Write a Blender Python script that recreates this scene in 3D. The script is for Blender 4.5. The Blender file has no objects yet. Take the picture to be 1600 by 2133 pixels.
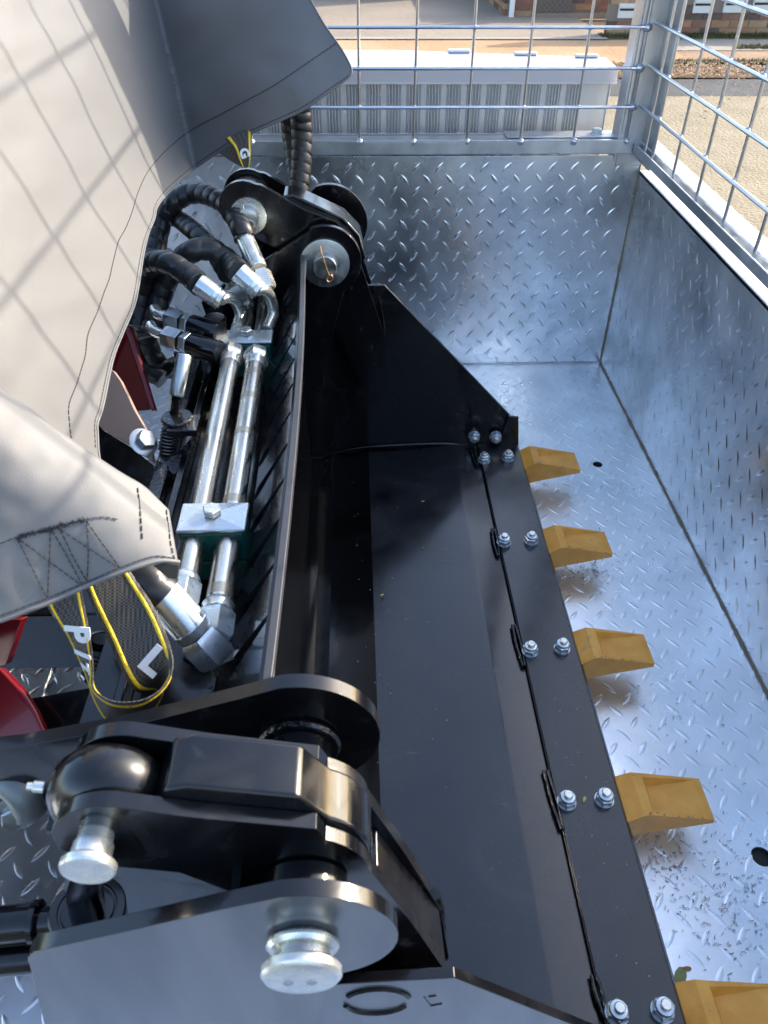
import bpy, bmesh, math, random
from mathutils import Vector, Matrix, noise
random.seed(7)
sc = bpy.context.scene
COL = sc.collection

# ------------------------------------------------------------------ camera
F, CX, CY = 1628.0, 800.0, 1066.5          # focal length and centre in photograph pixels
CAM = Vector((0.0, 0.0, 1.0))
def cray(x, y): return Vector((x - CX, -(y - CY), -F))
_Z = (-cray(785, 3030)).normalized()
_Y = cray(726, -285); _Y = (_Y - _Z * _Y.dot(_Z)).normalized()
_X = _Y.cross(_Z)
def ray(x, y):
    d = cray(x, y)
    return Vector((_X.dot(d), _Y.dot(d), _Z.dot(d)))
cam = bpy.data.cameras.new('camera')
camo = bpy.data.objects.new('camera', cam); COL.objects.link(camo)
rot = Matrix((_X, _Y, _Z)).to_4x4()
camo.matrix_world = Matrix.Translation(CAM) @ rot
cam.sensor_fit = 'HORIZONTAL'; cam.sensor_width = 36.0; cam.lens = F / 1600 * 36
cam.clip_start = 0.02; cam.clip_end = 2000
cam.dof.use_dof = True; cam.dof.focus_distance = 1.25; cam.dof.aperture_fstop = 18.0
sc.camera = camo

# ------------------------------------------------------------------ sky, sun, exposure
SUN_AZ, SUN_EL = 28.0, 28.0                # azimuth from +X towards +Y
w = bpy.data.worlds.new('World'); sc.world = w; w.use_nodes = True
nt = w.node_tree; bg = nt.nodes['Background']
sky = nt.nodes.new('ShaderNodeTexSky'); sky.sky_type = 'NISHITA'; sky.sun_disc = False
sky.sun_elevation = math.radians(SUN_EL); sky.sun_rotation = math.radians(90 - SUN_AZ)
sky.air_density = 1.0; sky.dust_density = 2.0; sky.ozone_density = 1.0
nt.links.new(sky.outputs[0], bg.inputs[0]); bg.inputs[1].default_value = 0.15
sl = bpy.data.lights.new('sun', 'SUN'); sl.energy = 2.0; sl.angle = math.radians(0.5); sl.color = (1.0, 0.89, 0.73)
so = bpy.data.objects.new('sun', sl); COL.objects.link(so)
sdir = Vector((math.cos(math.radians(SUN_EL)) * math.cos(math.radians(SUN_AZ)),
               math.cos(math.radians(SUN_EL)) * math.sin(math.radians(SUN_AZ)), math.sin(math.radians(SUN_EL))))
so.rotation_euler = sdir.to_track_quat('Z', 'Y').to_euler(); so.location = sdir * 20
sc.view_settings.view_transform = 'Standard'; sc.view_settings.look = 'None'
sc.view_settings.exposure = 1.98; sc.view_settings.gamma = 1.0
sc.cycles.use_denoising = True
sc.cycles.max_bounces = 8; sc.cycles.glossy_bounces = 6; sc.cycles.diffuse_bounces = 4
sc.cycles.caustics_reflective = True; sc.cycles.blur_glossy = 0.5
sc.cycles.sample_clamp_indirect = 6

# ------------------------------------------------------------------ helpers
def at(px, py, axis, val):
    """the point where the line of sight of a photograph pixel meets the plane axis=val"""
    r = ray(px, py); k = 'xyz'.index(axis)
    return CAM + r * ((val - CAM[k]) / r[k])

class MB:
    def __init__(s): s.v = []; s.f = []
    def add(s, vs, fs):
        o = len(s.v); s.v += [tuple(v) for v in vs]; s.f += [tuple(i + o for i in f) for f in fs]; return s
    def box(s, x0, x1, y0, y1, z0, z1):
        vs = [(x, y, z) for x in (x0, x1) for y in (y0, y1) for z in (z0, z1)]
        return s.add(vs, [(0, 1, 3, 2), (4, 6, 7, 5), (0, 4, 5, 1), (2, 3, 7, 6), (0, 2, 6, 4), (1, 5, 7, 3)])
    def tube(s, pts, rad, n=12, cap=True, twist=0):
        pts = [Vector(p) for p in pts]; m = len(pts)
        rs = rad if isinstance(rad, (list, tuple)) else [rad] * m
        tang = [(pts[min(i + 1, m - 1)] - pts[max(i - 1, 0)]).normalized() for i in range(m)]
        up = Vector((0, 0, 1)) if abs(tang[0].z) < .9 else Vector((1, 0, 0))
        a = tang[0].cross(up).normalized(); vs = []
        for i in range(m):
            a = (a - tang[i] * a.dot(tang[i])).normalized(); b = tang[i].cross(a)
            for k in range(n):
                t = 2 * math.pi * k / n + twist
                vs.append(pts[i] + (a * math.cos(t) + b * math.sin(t)) * rs[i])
        fs = [(i * n + k, i * n + (k + 1) % n, (i + 1) * n + (k + 1) % n, (i + 1) * n + k) for i in range(m - 1) for k in range(n)]
        if cap: fs += [tuple(range(n - 1, -1, -1)), tuple((m - 1) * n + k for k in range(n))]
        return s.add(vs, fs)
    def lathe(s, c, ax, prof, n=28, hexfrom=None):
        """profile [(distance along the axis, radius)]"""
        c = Vector(c); ax = Vector(ax).normalized()
        up = Vector((0, 0, 1)) if abs(ax.z) < .9 else Vector((1, 0, 0))
        a = ax.cross(up).normalized(); b = ax.cross(a); vs = []
        for d, r in prof:
            for k in range(n):
                t = 2 * math.pi * k / n
                vs.append(c + ax * d + (a * math.cos(t) + b * math.sin(t)) * r)
        m = len(prof)
        fs = [(i * n + k, i * n + (k + 1) % n, (i + 1) * n + (k + 1) % n, (i + 1) * n + k) for i in range(m - 1) for k in range(n)]
        fs += [tuple(range(n - 1, -1, -1)), tuple((m - 1) * n + k for k in range(n))]
        return s.add(vs, fs)
    def hex(s, c, ax, h, r, ph=0.0, ch=.12):
        c = Vector(c); ax = Vector(ax).normalized()
        up = Vector((0, 0, 1)) if abs(ax.z) < .9 else Vector((1, 0, 0))
        a = ax.cross(up).normalized(); b = ax.cross(a); vs = []
        for d, rr in ((0, r * (1 - ch)), (h * .12, r), (h * .86, r), (h, r * (1 - ch))):
            for k in range(6):
                t = math.pi * k / 3 + ph
                vs.append(c + ax * d + (a * math.cos(t) + b * math.sin(t)) * rr)
        fs = [(i * 6 + k, i * 6 + (k + 1) % 6, (i + 1) * 6 + (k + 1) % 6, (i + 1) * 6 + k) for i in range(3) for k in range(6)]
        fs += [tuple(range(5, -1, -1)), tuple(18 + k for k in range(6))]
        return s.add(vs, fs)
    def mesh(s, name, mat, ang=35):
        me = bpy.data.meshes.new(name); me.from_pydata(s.v, [], s.f); me.update()
        bm = bmesh.new(); bm.from_mesh(me); bmesh.ops.recalc_face_normals(bm, faces=bm.faces); bm.to_mesh(me); bm.free()
        me.materials.append(mat)
        for p in me.polygons: p.use_smooth = True
        me.set_sharp_from_angle(angle=math.radians(ang))
        return me
    def build(s, name, mat, parent=None, ang=35, bevel=0, seg=2, **k):
        o = bpy.data.objects.new(name, s.mesh(name, mat, ang)); COL.objects.link(o)
        put(o, parent)
        if bevel:
            b = o.modifiers.new('bevel', 'BEVEL'); b.width = bevel; b.segments = seg; b.limit_method = 'ANGLE'; b.angle_limit = math.radians(40)
            b.harden_normals = True
        return tag(o, **k)
def put(o, parent):
    if parent:
        o.parent = parent
        inv = Matrix.Translation(-WL(parent)); o.matrix_parent_inverse = inv
def WL(o):
    v = Vector(o.location)
    return v if not o.parent else v      # parts carry world coordinates; only a thing's own Empty is offset
def tag(o, label=None, cat=None, group=None, kind=None):
    if label: o['label'] = label
    if cat: o['category'] = cat
    if group: o['group'] = group
    if kind: o['kind'] = kind
    return o
def thing(name, loc, label, cat, group=None):
    o = bpy.data.objects.new(name, None); COL.objects.link(o); o.location = loc; o.empty_display_size = .05
    return tag(o, label, cat, group)
def link(name, me, parent=None, loc=None):
    o = bpy.data.objects.new(name, me); COL.objects.link(o)
    put(o, parent)
    if loc is not None: o.location = loc
    return o
def catmull(P, n=8):
    P = [Vector(p) for p in P]; out = []
    Q = [P[0] * 2 - P[1]] + P + [P[-1] * 2 - P[-2]]
    for i in range(1, len(Q) - 2):
        for k in range(n):
            t = k / n; a, b, c, d = Q[i - 1], Q[i], Q[i + 1], Q[i + 2]
            out.append(.5 * ((2 * b) + (c - a) * t + (2 * a - 5 * b + 4 * c - d) * t * t + (3 * b - a - 3 * c + d) * t ** 3))
    out.append(P[-1]); return out
def arc(cx, cz, r, a0, a1, n=16):
    return [(cx + r * math.cos(math.radians(a0 + (a1 - a0) * i / n)), cz + r * math.sin(math.radians(a0 + (a1 - a0) * i / n))) for i in range(n + 1)]
def slab(outer, holes, org, U, V, T):
    """flat plate: 2-D outline and holes in the plane (U,V) at org, thickness vector T"""
    bm = bmesh.new(); org = Vector(org); U = Vector(U); V = Vector(V); T = Vector(T)
    loops = []
    for lp in [outer] + list(holes):
        vs = [bm.verts.new(org + U * p[0] + V * p[1]) for p in lp]
        for i in range(len(vs)): bm.edges.new((vs[i], vs[(i + 1) % len(vs)]))
        loops.append(vs)
    bmesh.ops.triangle_fill(bm, edges=bm.edges[:], use_beauty=True)
    r = bmesh.ops.extrude_face_region(bm, geom=bm.faces[:])
    bmesh.ops.translate(bm, vec=T, verts=[g for g in r['geom'] if isinstance(g, bmesh.types.BMVert)])
    bmesh.ops.recalc_face_normals(bm, faces=bm.faces)
    mb = MB(); bm.verts.index_update()
    mb.add([v.co for v in bm.verts], [[v.index for v in f.verts] for f in bm.faces]); bm.free()
    return mb
def plate_xz(poly, y0, y1): # convex or concave outline in XZ extruded along Y
    return slab(poly, [], (0, y0, 0), (1, 0, 0), (0, 0, 1), (0, y1 - y0, 0))

# ------------------------------------------------------------------ materials
def mat(name, col, rough=.5, metal=0.0, **k):
    m = bpy.data.materials.new(name); m.use_nodes = True
    b = m.node_tree.nodes['Principled BSDF']
    b.inputs['Base Color'].default_value = (*col, 1); b.inputs['Roughness'].default_value = rough; b.inputs['Metallic'].default_value = metal
    if 'coat' in k: b.inputs['Coat Weight'].default_value = k['coat']; b.inputs['Coat Roughness'].default_value = k.get('coatr', .05)
    return m
def nz(m, scale, detail=4, coord='Object', stretch=None, kind='ShaderNodeTexNoise'):
    t = m.node_tree; c = t.nodes.new('ShaderNodeTexCoord'); n = t.nodes.new(kind)
    n.inputs['Scale'].default_value = scale
    if 'Detail' in n.inputs: n.inputs['Detail'].default_value = detail
    src = c.outputs[coord]
    if stretch:
        mp = t.nodes.new('ShaderNodeMapping'); mp.inputs['Scale'].default_value = stretch
        t.links.new(src, mp.inputs[0]); src = mp.outputs[0]
    t.links.new(src, n.inputs['Vector']); return n
def ramp(m, src, stops):
    r = m.node_tree.nodes.new('ShaderNodeValToRGB'); e = r.color_ramp.elements
    for i, (p, c) in enumerate(stops):
        if i > 1: e.new(p)
        e[i].position = p; e[i].color = (*c, 1) if isinstance(c, tuple) else (c, c, c, 1)
    m.node_tree.links.new(src, r.inputs[0]); return r.outputs[0]
def inp(m, name, src): m.node_tree.links.new(src, m.node_tree.nodes['Principled BSDF'].inputs[name])
def bump(m, src, strength, dist=.001):
    b = m.node_tree.nodes.new('ShaderNodeBump'); b.inputs['Strength'].default_value = strength; b.inputs['Distance'].default_value = dist
    m.node_tree.links.new(src, b.inputs['Height']); inp(m, 'Normal', b.outputs[0]); return b
def mixc(m, fac, a, b, mode='MIX'):
    x = m.node_tree.nodes.new('ShaderNodeMix'); x.data_type = 'RGBA'; x.blend_type = mode
    for s, v in ((x.inputs[0], fac), (x.inputs[6], a), (x.inputs[7], b)):
        if isinstance(v, (int, float)): s.default_value = v
        elif isinstance(v, tuple): s.default_value = (*v, 1)
        else: m.node_tree.links.new(v, s)
    return x.outputs[2]

def galv(name, lo, hi, r0, r1, bs=.25):
    m = mat(name, hi, .35, .92)
    n = nz(m, 5.5, 8); n.inputs['Distortion'].default_value = 1.2
    c = ramp(m, n.outputs[0], [(.34, lo), (.62, hi)])
    v = nz(m, 22, 6, stretch=(1, 1, .45))
    vo = nz(m, 75, kind='ShaderNodeTexVoronoi'); sp_ = ramp(m, vo.outputs['Color'], [(.0, (.42, .43, .45)), (1.0, (.58, .57, .56))])
    c = mixc(m, .5, c, sp_, 'OVERLAY')
    c2 = mixc(m, .25, c, ramp(m, v.outputs[0], [(.35, (.35, .37, .4)), (.65, (.8, .82, .85))]), 'OVERLAY')
    inp(m, 'Base Color', c2)
    rr = nz(m, 9, 7); inp(m, 'Roughness', ramp(m, rr.outputs[0], [(.32, r0), (.68, r1)]))
    b = nz(m, 38, 5); bump(m, b.outputs[0], bs, .0012)
    return m
GALV = galv('galvanised_steel', (.50, .53, .55), (.76, .79, .81), .20, .38)
GALVF = galv('galvanised_floor', (.74, .77, .80), (.88, .91, .94), .24, .40, .15)
GALVR = galv('galvanised_rail', (.34, .355, .37), (.50, .52, .54), .32, .5, .3)
WIRE = mat('galvanised_wire', (.50, .52, .55), .3, 1); b_ = nz(WIRE, 120, 3); bump(WIRE, b_.outputs[0], .3, .001)
SEAM = mat('dusty_seam', (.20, .16, .11), .8)
BLACK = mat('black_gloss_paint', (.0035, .0035, .0045), .17, 0, coat=.15, coatr=.06)
b_ = nz(BLACK, 18, 9); b_.inputs['Distortion'].default_value = .8; inp(BLACK, 'Roughness', ramp(BLACK, b_.outputs[0], [(.35, .10), (.55, .2), (.72, .42)]))
b_ = nz(BLACK, 55, 8); inp(BLACK, 'Base Color', ramp(BLACK, b_.outputs[0], [(.62, (.0035, .0035, .0045)), (.70, (.012, .012, .013)), (.74, (.035, .033, .03))]))
b_ = nz(BLACK, 45, 3); bump(BLACK, b_.outputs[0], .12, .001)
DUSTY = mat('black_paint_dusty', (.005, .005, .007), .26, 0, coat=.42, coatr=.14)
b_ = nz(DUSTY, 7, 9); b_.inputs['Distortion'].default_value = .8
sn = nz(DUSTY, 5, 3); sn.inputs['Distortion'].default_value = 6.0; s2n = nz(DUSTY, 11, 3, stretch=(1, 2.5, 1))
scf = mixc(DUSTY, 1.0, ramp(DUSTY, sn.outputs[0], [(.492, 0.0), (.497, .9), (.502, 0.0)]), ramp(DUSTY, s2n.outputs[0], [(.56, 0.0), (.66, 1.0)]), 'MULTIPLY')
DB = (ramp(DUSTY, b_.outputs[0], [(.38, (.0025, .0025, .0038)), (.60, (.009, .010, .013)), (.82, (.026, .028, .034))]))
inp(DUSTY, 'Base Color', mixc(DUSTY, scf, DB, (.06, .06, .065)))
inp(DUSTY, 'Roughness', ramp(DUSTY, b_.outputs[0], [(.35, .16), (.7, .34)])); b2 = nz(DUSTY, 30, 4); bump(DUSTY, b2.outputs[0], .10, .001)
BUMPY = mat('black_lumpy_paint', (.005, .005, .006), .16, 0, coat=.4)
b_ = nz(BUMPY, 210, 2); bump(BUMPY, b_.outputs[0], .8, .003)
ZINC = mat('zinc_plating', (.74, .74, .70), .24, .8)
b_ = nz(ZINC, 60, 4); inp(ZINC, 'Base Color', ramp(ZINC, b_.outputs[0], [(.35, (.58, .60, .60)), (.65, (.80, .78, .68))]))
b_ = nz(ZINC, 90, 4); inp(ZINC, 'Roughness', ramp(ZINC, b_.outputs[0], [(.35, .2), (.7, .34)]))
ZBLUE = mat('blue_zinc_plate', (.60, .66, .69), .3, .8); b_ = nz(ZBLUE, 120, 5)
inp(ZBLUE, 'Roughness', ramp(ZBLUE, b_.outputs[0], [(.35, .26), (.7, .40)]))
DULLZ = mat('dull_zinc', (.42, .45, .46), .38, 1); b_ = nz(DULLZ, 70, 4); bump(DULLZ, b_.outputs[0], .05, .0003)
inp(DULLZ, 'Roughness', ramp(DULLZ, b_.outputs[0], [(.4, .28), (.65, .5)]))
PIPE = mat('steel_pipe', (.55, .52, .46), .28, 1)
b_ = nz(PIPE, 26, 5, stretch=(3, .5, 3)); inp(PIPE, 'Base Color', ramp(PIPE, b_.outputs[0], [(.30, (.50, .47, .40)), (.5, (.60, .58, .52)), (.70, (.70, .69, .65))]))
b_ = nz(PIPE, 30, 3, stretch=(4, .4, 4)); inp(PIPE, 'Roughness', ramp(PIPE, b_.outputs[0], [(.35, .22), (.7, .34)]))
BRASS = mat('split_pin_brass', (.65, .38, .18), .35, 1)
HOSE = mat('black_hose_wrap', (.013, .013, .014), .42, 0)
b_ = nz(HOSE, 40, 4); inp(HOSE, 'Roughness', ramp(HOSE, b_.outputs[0], [(.35, .30), (.7, .55)]))
DARKC = mat('dark_chrome', (.16, .18, .20), .15, 1)
GREEN = mat('green_plastic', (.006, .085, .070), .4)
RED = mat('red_paint', (.17, .003, .007), .3, 0, coat=.3)
BROWN = mat('warm_grey_paint', (.36, .25, .19), .38)
SHEENP = mat('black_paint_sheen', (.03, .035, .04), .28, 0, coat=.6, coatr=.12)  # black paint with its grey streaky reflection put into the colour
b_ = nz(SHEENP, 16, 4, stretch=(2.2, 1, .35)); inp(SHEENP, 'Base Color', ramp(SHEENP, b_.outputs[0], [(.36, (.022, .028, .034)), (.68, (.062, .072, .080))]))
TOOTH = mat('mustard_paint', (.60, .29, .045), .42, 0)
b_ = nz(TOOTH, 30, 8); inp(TOOTH, 'Base Color', ramp(TOOTH, b_.outputs[0], [(.3, (.70, .29, .03)), (.66, (.84, .39, .065)), (.78, (.45, .26, .12))]))
b_ = nz(TOOTH, 60, 7); bump(TOOTH, b_.outputs[0], .7, .0018)
CHIP = mat('chipped_steel', (.25, .19, .14), .6, .4)
def cloth(name, col):
    m = mat(name, col, .55, 0)
    n = nz(m, 3.0, 5); inp(m, 'Base Color', mixc(m, ramp(m, n.outputs[0], [(.35, 0.0), (.7, 1.0)]), tuple(c * .93 for c in col), col))
    a = nz(m, 900, 2); b2 = nz(m, 18, 5)
    ad = m.node_tree.nodes.new('ShaderNodeMath'); ad.operation = 'MULTIPLY_ADD'
    m.node_tree.links.new(b2.outputs[0], ad.inputs[0]); ad.inputs[1].default_value = 1.6; m.node_tree.links.new(a.outputs[0], ad.inputs[2])
    bump(m, ad.outputs[0], .16, .0010)
    b = m.node_tree.nodes['Principled BSDF']; b.inputs['Sheen Weight'].default_value = .1
    return m
VINYL = cloth('grey_vinyl_cover', (.124, .124, .126))
THREAD = mat('dark_thread', (.02, .02, .03), .8)
WEB = mat('black_webbing', (.060, .057, .054), .6)
b_ = nz(WEB, 480, 0, kind='ShaderNodeTexChecker'); bump(WEB, b_.outputs[1], .6, .0006); inp(WEB, 'Base Color', ramp(WEB, b_.outputs[1], [(.0, (.018, .017, .015)), (1.0, (.085, .078, .068))]))
YEL = mat('yellow_edge_thread', (.75, .52, .02), .6); b_ = nz(YEL, 260, 1); bump(YEL, b_.outputs[0], .9, .002)
WHITE = mat('white_thread', (.75, .75, .75), .7); b_ = nz(WHITE, 500, 1); bump(WHITE, b_.outputs[0], .6, .001)
ALU = mat('mill_aluminium', (.56, .56, .57), .38, .6); b_ = nz(ALU, 30, 4, stretch=(1, 1, 12)); inp(ALU, 'Roughness', ramp(ALU, b_.outputs[0], [(.3, .3), (.7, .5)]))
def earth(name, a, b, scale, rough=.9, bs=.6, d=.02, c=None):
    m = mat(name, a, rough); n = nz(m, scale, 9)
    st = [(.3, a), (.65, b)] + ([(.75, c)] if c else []); inp(m, 'Base Color', ramp(m, n.outputs[0], st))
    n2 = nz(m, scale * 14, 3); bump(m, n2.outputs[0], bs, d); return m
ROAD = earth('pale_asphalt', (.20, .162, .100), (.255, .210, .135), 3.0, bs=.9, d=.015)
b_ = nz(ROAD, 45, 3); 
ROADSHADE = earth('shadowed_asphalt', (.045, .045, .045), (.075, .075, .075), 6, c=(.09, .09, .09))
DIRT = earth('orange_dirt', (.34, .19, .09), (.44, .27, .14), 1.2, c=(.50, .33, .18))
LITTER = earth('leaf_litter', (.12, .07, .035), (.28, .17, .09), 9, bs=1, d=.05, c=(.4, .27, .15))
CONC = earth('driveway_concrete', (.20, .16, .12), (.27, .22, .165), .8)
CONC2 = earth('path_concrete', (.24, .21, .17), (.32, .28, .23), 1.4)
GRASS = earth('verge_grass', (.07, .085, .02), (.17, .16, .05), 11, bs=1, d=.05, c=(.25, .22, .08))
def brickm(name, c): 
    m = mat(name, c, .85); n = nz(m, 9, 6); inp(m, 'Base Color', mixc(m, ramp(m, n.outputs[0], [(.35, 0.0), (.7, 1.0)]), tuple(x * .7 for x in c), c)); n2 = nz(m, 60, 3); bump(m, n2.outputs[0], .5, .006); return m
BR = [brickm('brick_tan', (.40, .25, .14)), brickm('brick_red', (.27, .13, .085)), brickm('brick_dark', (.12, .08, .065)), brickm('brick_orange', (.36, .19, .10))]
MORT = mat('mortar', (.20, .16, .13), .9)

# ------------------------------------------------------------------ street and houses beyond
GZ = -0.6
def sheet(name, m, x0, x1, y0, y1, z):
    o = MB().add([(x0, y0, z), (x1, y0, z), (x1, y1, z), (x0, y1, z)], [(0, 1, 2, 3)]).build(name, m, kind='structure'); return o
sheet('ground', DIRT, -600, 600, -600, 900, GZ - .03)
sheet('road', ROAD, -60, 60, -12, 7.74, GZ)
sheet('road_shadow_strip', ROADSHADE, -60, 60, 7.745, 8.46, GZ + .001)  # shadow band across the road, painted as a darker strip
# verge with an uneven edge
def blob(name, m, x0, x1, ya, yb, z, amp=.06, n=60, kind='structure'):
    vs = []; fs = []
    for i in range(n + 1):
        x = x0 + (x1 - x0) * i / n
        vs += [(x, ya + amp * noise.noise(Vector((x * 2.1, ya, 0))), z), (x, yb + amp * noise.noise(Vector((x * 1.7, yb, 3))), z)]
    for i in range(n): fs.append((2 * i, 2 * i + 2, 2 * i + 3, 2 * i + 1))
    return MB().add(vs, fs).build(name, m, kind=kind)
blob('verge', LITTER, -20, 30, 8.47, 9.22, GZ + .01, .03, 120)
blob('dirt_verge', DIRT, -20, 3.6, 9.2, 10.62, GZ + .014)
blob('bare_earth', earth('brown_earth', (.20, .125, .075), (.30, .19, .11), 2, c=(.36, .25, .15)), 3.4, 30, 9.2, 9.9, GZ + .012)
blob('footpath', CONC2, 3.5, 30, 9.88, 10.62, GZ + .018, .03)
blob('grass_patch', GRASS, 4.35, 9, 9.98, 10.12, GZ + .03, .09, 60)
blob('grass_verge', GRASS, 3.0, 30, 10.62, 10.97, GZ + .022, .05, 120)
blob('grass_edge', GRASS, 2.9, 12, 9.14, 9.28, GZ + .03, .05, 120)
blob('driveway', CONC, -12, 3.05, 10.6, 16, GZ + .02, .01)
sheet('driveway_edge', CONC2, -12, 3.03, 10.56, 10.70, GZ + .026)
# blades of grass along the wall and loose leaves on the road
mb = MB()
for i in range(5200):
    k = random.random()
    if k < .55: x, y = random.uniform(3.0, 6.4), random.uniform(10.66, 10.95)
    elif k < .8: x, y = random.uniform(2.9, 6.2), random.gauss(9.21, .05)
    else: x, y = random.uniform(4.4, 6.0), random.gauss(10.05, .05)
    h = random.uniform(.015, .045); a = random.uniform(0, 6.3); dx, dy = math.cos(a) * .006, math.sin(a) * .006; l = random.uniform(-.02, .02)
    mb.add([(x - dx, y - dy, GZ + .02), (x + dx, y + dy, GZ + .02), (x + l, y + l, GZ + .02 + h)], [(0, 1, 2)])
mb.build('grass', GRASS, kind='stuff', label='short dry grass along the brick wall and verge')
LEAFM = mat('dry_leaf', (.38, .25, .14), .7)
mb = MB()
for i in range(2600):
    x, y = random.uniform(2.2, 6.5), random.uniform(8.48, 9.2) if random.random() < .93 else random.uniform(6.5, 9.2)
    if random.random() < .05: x, y = random.uniform(-1, 6), random.uniform(5, 10.5)
    s = random.uniform(.012, .03); a = random.uniform(0, 6.3); c, d = math.cos(a) * s, math.sin(a) * s
    z = GZ + .026
    mb.add([(x - c, y - d, z), (x + d * .4, y - c * .4, z + .01), (x + c, y + d, z), (x - d * .4, y + c * .4, z + .008)], [(0, 1, 2, 3)])
mb.build('leaf_litter', LEAFM, kind='stuff', label='fallen dry leaves on verge and road')

def brick_wall(parent, x0, x1, y, z0, z1, skip=None, axis='x', wts=(3, 4, 2, 2), depth=.1):
    bw, bh, g = .235, .080, .009; meshes = []
    for m in BR:
        b = MB().box(0, bw - g, -.006, depth * .5, 0, bh - g); meshes.append(b.mesh('brick', m))
    half = []
    for m in BR:
        b = MB().box(0, bw / 2 - g, -.006, depth * .5, 0, bh - g); half.append(b.mesh('brick', m))
    if axis == 'x': MB().box(x0, x1 - g, y, y + depth, z0, z1).build('mortar_core', MORT, parent)
    else: MB().box(y, y + depth, x0, x1, z0, z1).build('mortar_core', MORT, parent)
    r = 0; z = z0
    while z < z1 - .04:
        x = x0
        while x < x1 - .05:
            h = (r % 2 and x == x0) or (x + bw > x1 + .02)
            k = random.choices(range(4), wts)[0]
            if not (skip and skip(x + bw / 2, z + bh / 2)):
                o = link('brick', (half if h else meshes)[k], parent)
                if axis == 'x': o.location = (x, y - random.uniform(0, .003), z + g)
                else: o.location = (y, x, z + g); o.rotation_euler = (0, 0, math.pi / 2)
            x += bw / 2 if h else bw
        z += bh; r += 1

fen = thing('brick_fence', (4.5, 10.98, GZ), 'brown brick front fence wall with letterboxes set into it', 'brick wall')
XB = [(3.31, -.335), (4.23, -.29), (4.60, -.285), (4.95, -.28)]
brick_wall(fen, 3.09, 3.56, 10.93, GZ, .35, lambda x, z: any(abs(x - a) < .18 and abs(z - b) < .075 for a, b in XB), wts=(6, 1, 2, 2))
brick_wall(fen, 3.56, 6.4, 10.99, GZ, .35, lambda x, z: any(abs(x - a) < .18 and abs(z - b) < .075 for a, b in XB), wts=(1, 5, 3, 3))
LBM = mat('letterbox_enamel', (.62, .62, .60), .5, .2); SLOT = mat('letter_slot', (.02, .02, .02), .8)
for i, (x, z) in enumerate(XB):
    yy = 10.92 if x < 3.56 else 10.98
    lab = ['white metal letterbox set in the tan brick pillar', 'first white letterbox right of the steel post in brown brick wall',
           'middle white letterbox of the three in the brown brick wall', 'rightmost white letterbox in the brown brick wall'][i]
    t = thing('letterbox', (x, yy, z - .07), lab, 'letterbox', 'letterboxes set in the brick fence')
    MB().box(x - .115, x + .115, yy - .01, yy + .05, z - .075, z + .075).build('letterbox_body', LBM, t, bevel=.004)
    MB().box(x - .105, x + .105, yy - .022, yy - .012, z + .03, z + .068).build('flap', LBM, t, bevel=.003)
    MB().box(x - .10, x + .10, yy - .013, yy - .0105, z + .002, z + .024).build('letter_slot', SLOT, t)

hs = thing('brick_house', (2.4, 12.6, GZ), 'brown brick house front with screen door and white downpipe', 'house')
brick_wall(hs, 2.22, 4.8, 12.42, GZ, .1, lambda x, z: 2.5 < x < 3.02, wts=(2, 4, 2, 3))
brick_wall(hs, 12.45, 15.0, 2.12, GZ, .1, None, 'y', wts=(4, 3, 1, 4))
MB().box(2.50, 2.98, 12.38, 12.415, GZ + .06, .4).build('screen_door', mat('screen_mesh', (.13, .10, .085), .6), hs, bevel=.004)
mb = MB()
for i in range(-8, 16):
    for s in (1, -1):
        x = 2.5 + i * .07
        p, q = Vector((x, 12.375, GZ + .08)), Vector((x + .9 * s, 12.375, GZ + .98))
        t0 = max(0, min(1, ((2.53 if s > 0 else 2.95) - p.x) / (q.x - p.x))); t1 = max(0, min(1, ((2.95 if s > 0 else 2.53) - p.x) / (q.x - p.x)))
        if t1 - t0 > .02: mb.tube([p.lerp(q, t0), p.lerp(q, t1)], .0035, 4)
mb.build('door_lattice', mat('lattice_bronze', (.22, .17, .13), .5), hs, kind='stuff')
MB().tube([(2.16, 12.33, GZ + .02), (2.16, 12.33, .6)], .035, 14).build('downpipe', mat('white_pvc', (.7, .69, .66), .5), hs)
MB().box(2.5, 4.8, 12.3, 12.42, GZ, GZ + .06).build('doorstep', CONC, hs)
ga = thing('garage', (.6, 15.0, GZ), 'pale garage front beyond the driveway', 'garage')
for i in range(4): MB().box(-.55 + i * .0, 1.55, 14.6, 14.63, GZ + .02 + i * .42, GZ + .42 + i * .42).build('door_panel', mat('garage_door', (.42, .41, .38), .5), ga, bevel=.008)
MB().box(-.75, -.56, 14.5, 14.7, GZ, 1).build('wall', BR[1], ga)
MB().box(1.56, 1.68, 14.5, 14.7, GZ, 1).build('wall', mat('cream_render', (.48, .42, .34), .8), ga)
MB().box(1.69, 2.10, 14.62, 14.7, GZ, 1).build('wall', mat('grey_panel', (.33, .31, .28), .7), ga)
# garden shrub with red flowers at the corner of the drive
sh = thing('flowering_shrub', (-.75, 12.2, GZ), 'dark leafy shrub with small red flowers beside the driveway', 'shrub')
mbl = MB(); mbf = MB()
for i in range(1500):
    d = Vector((random.gauss(0, 1), random.gauss(0, 1), random.gauss(0, 1))).normalized() * random.uniform(.1, .42)
    p = Vector((-.95, 12.0, GZ + .35)) + Vector((d.x * .75, d.y, d.z * 1.1)) * (1 + .3 * noise.noise(d * 6)); s = random.uniform(.015, .035)
    if p.z < GZ: continue
    u = Vector((random.gauss(0, 1), random.gauss(0, 1), random.gauss(0, 1))).normalized() * s; v = u.orthogonal().normalized() * s * .5
    (mbf if random.random() < .09 else mbl).add([p - u, p + v, p + u, p - v], [(0, 1, 2, 3)])
mbl.build('foliage', mat('shrub_leaf', (.04, .055, .025), .6), sh); mbf.build('flowers', mat('red_flower', (.55, .03, .08), .6), sh)
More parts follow.
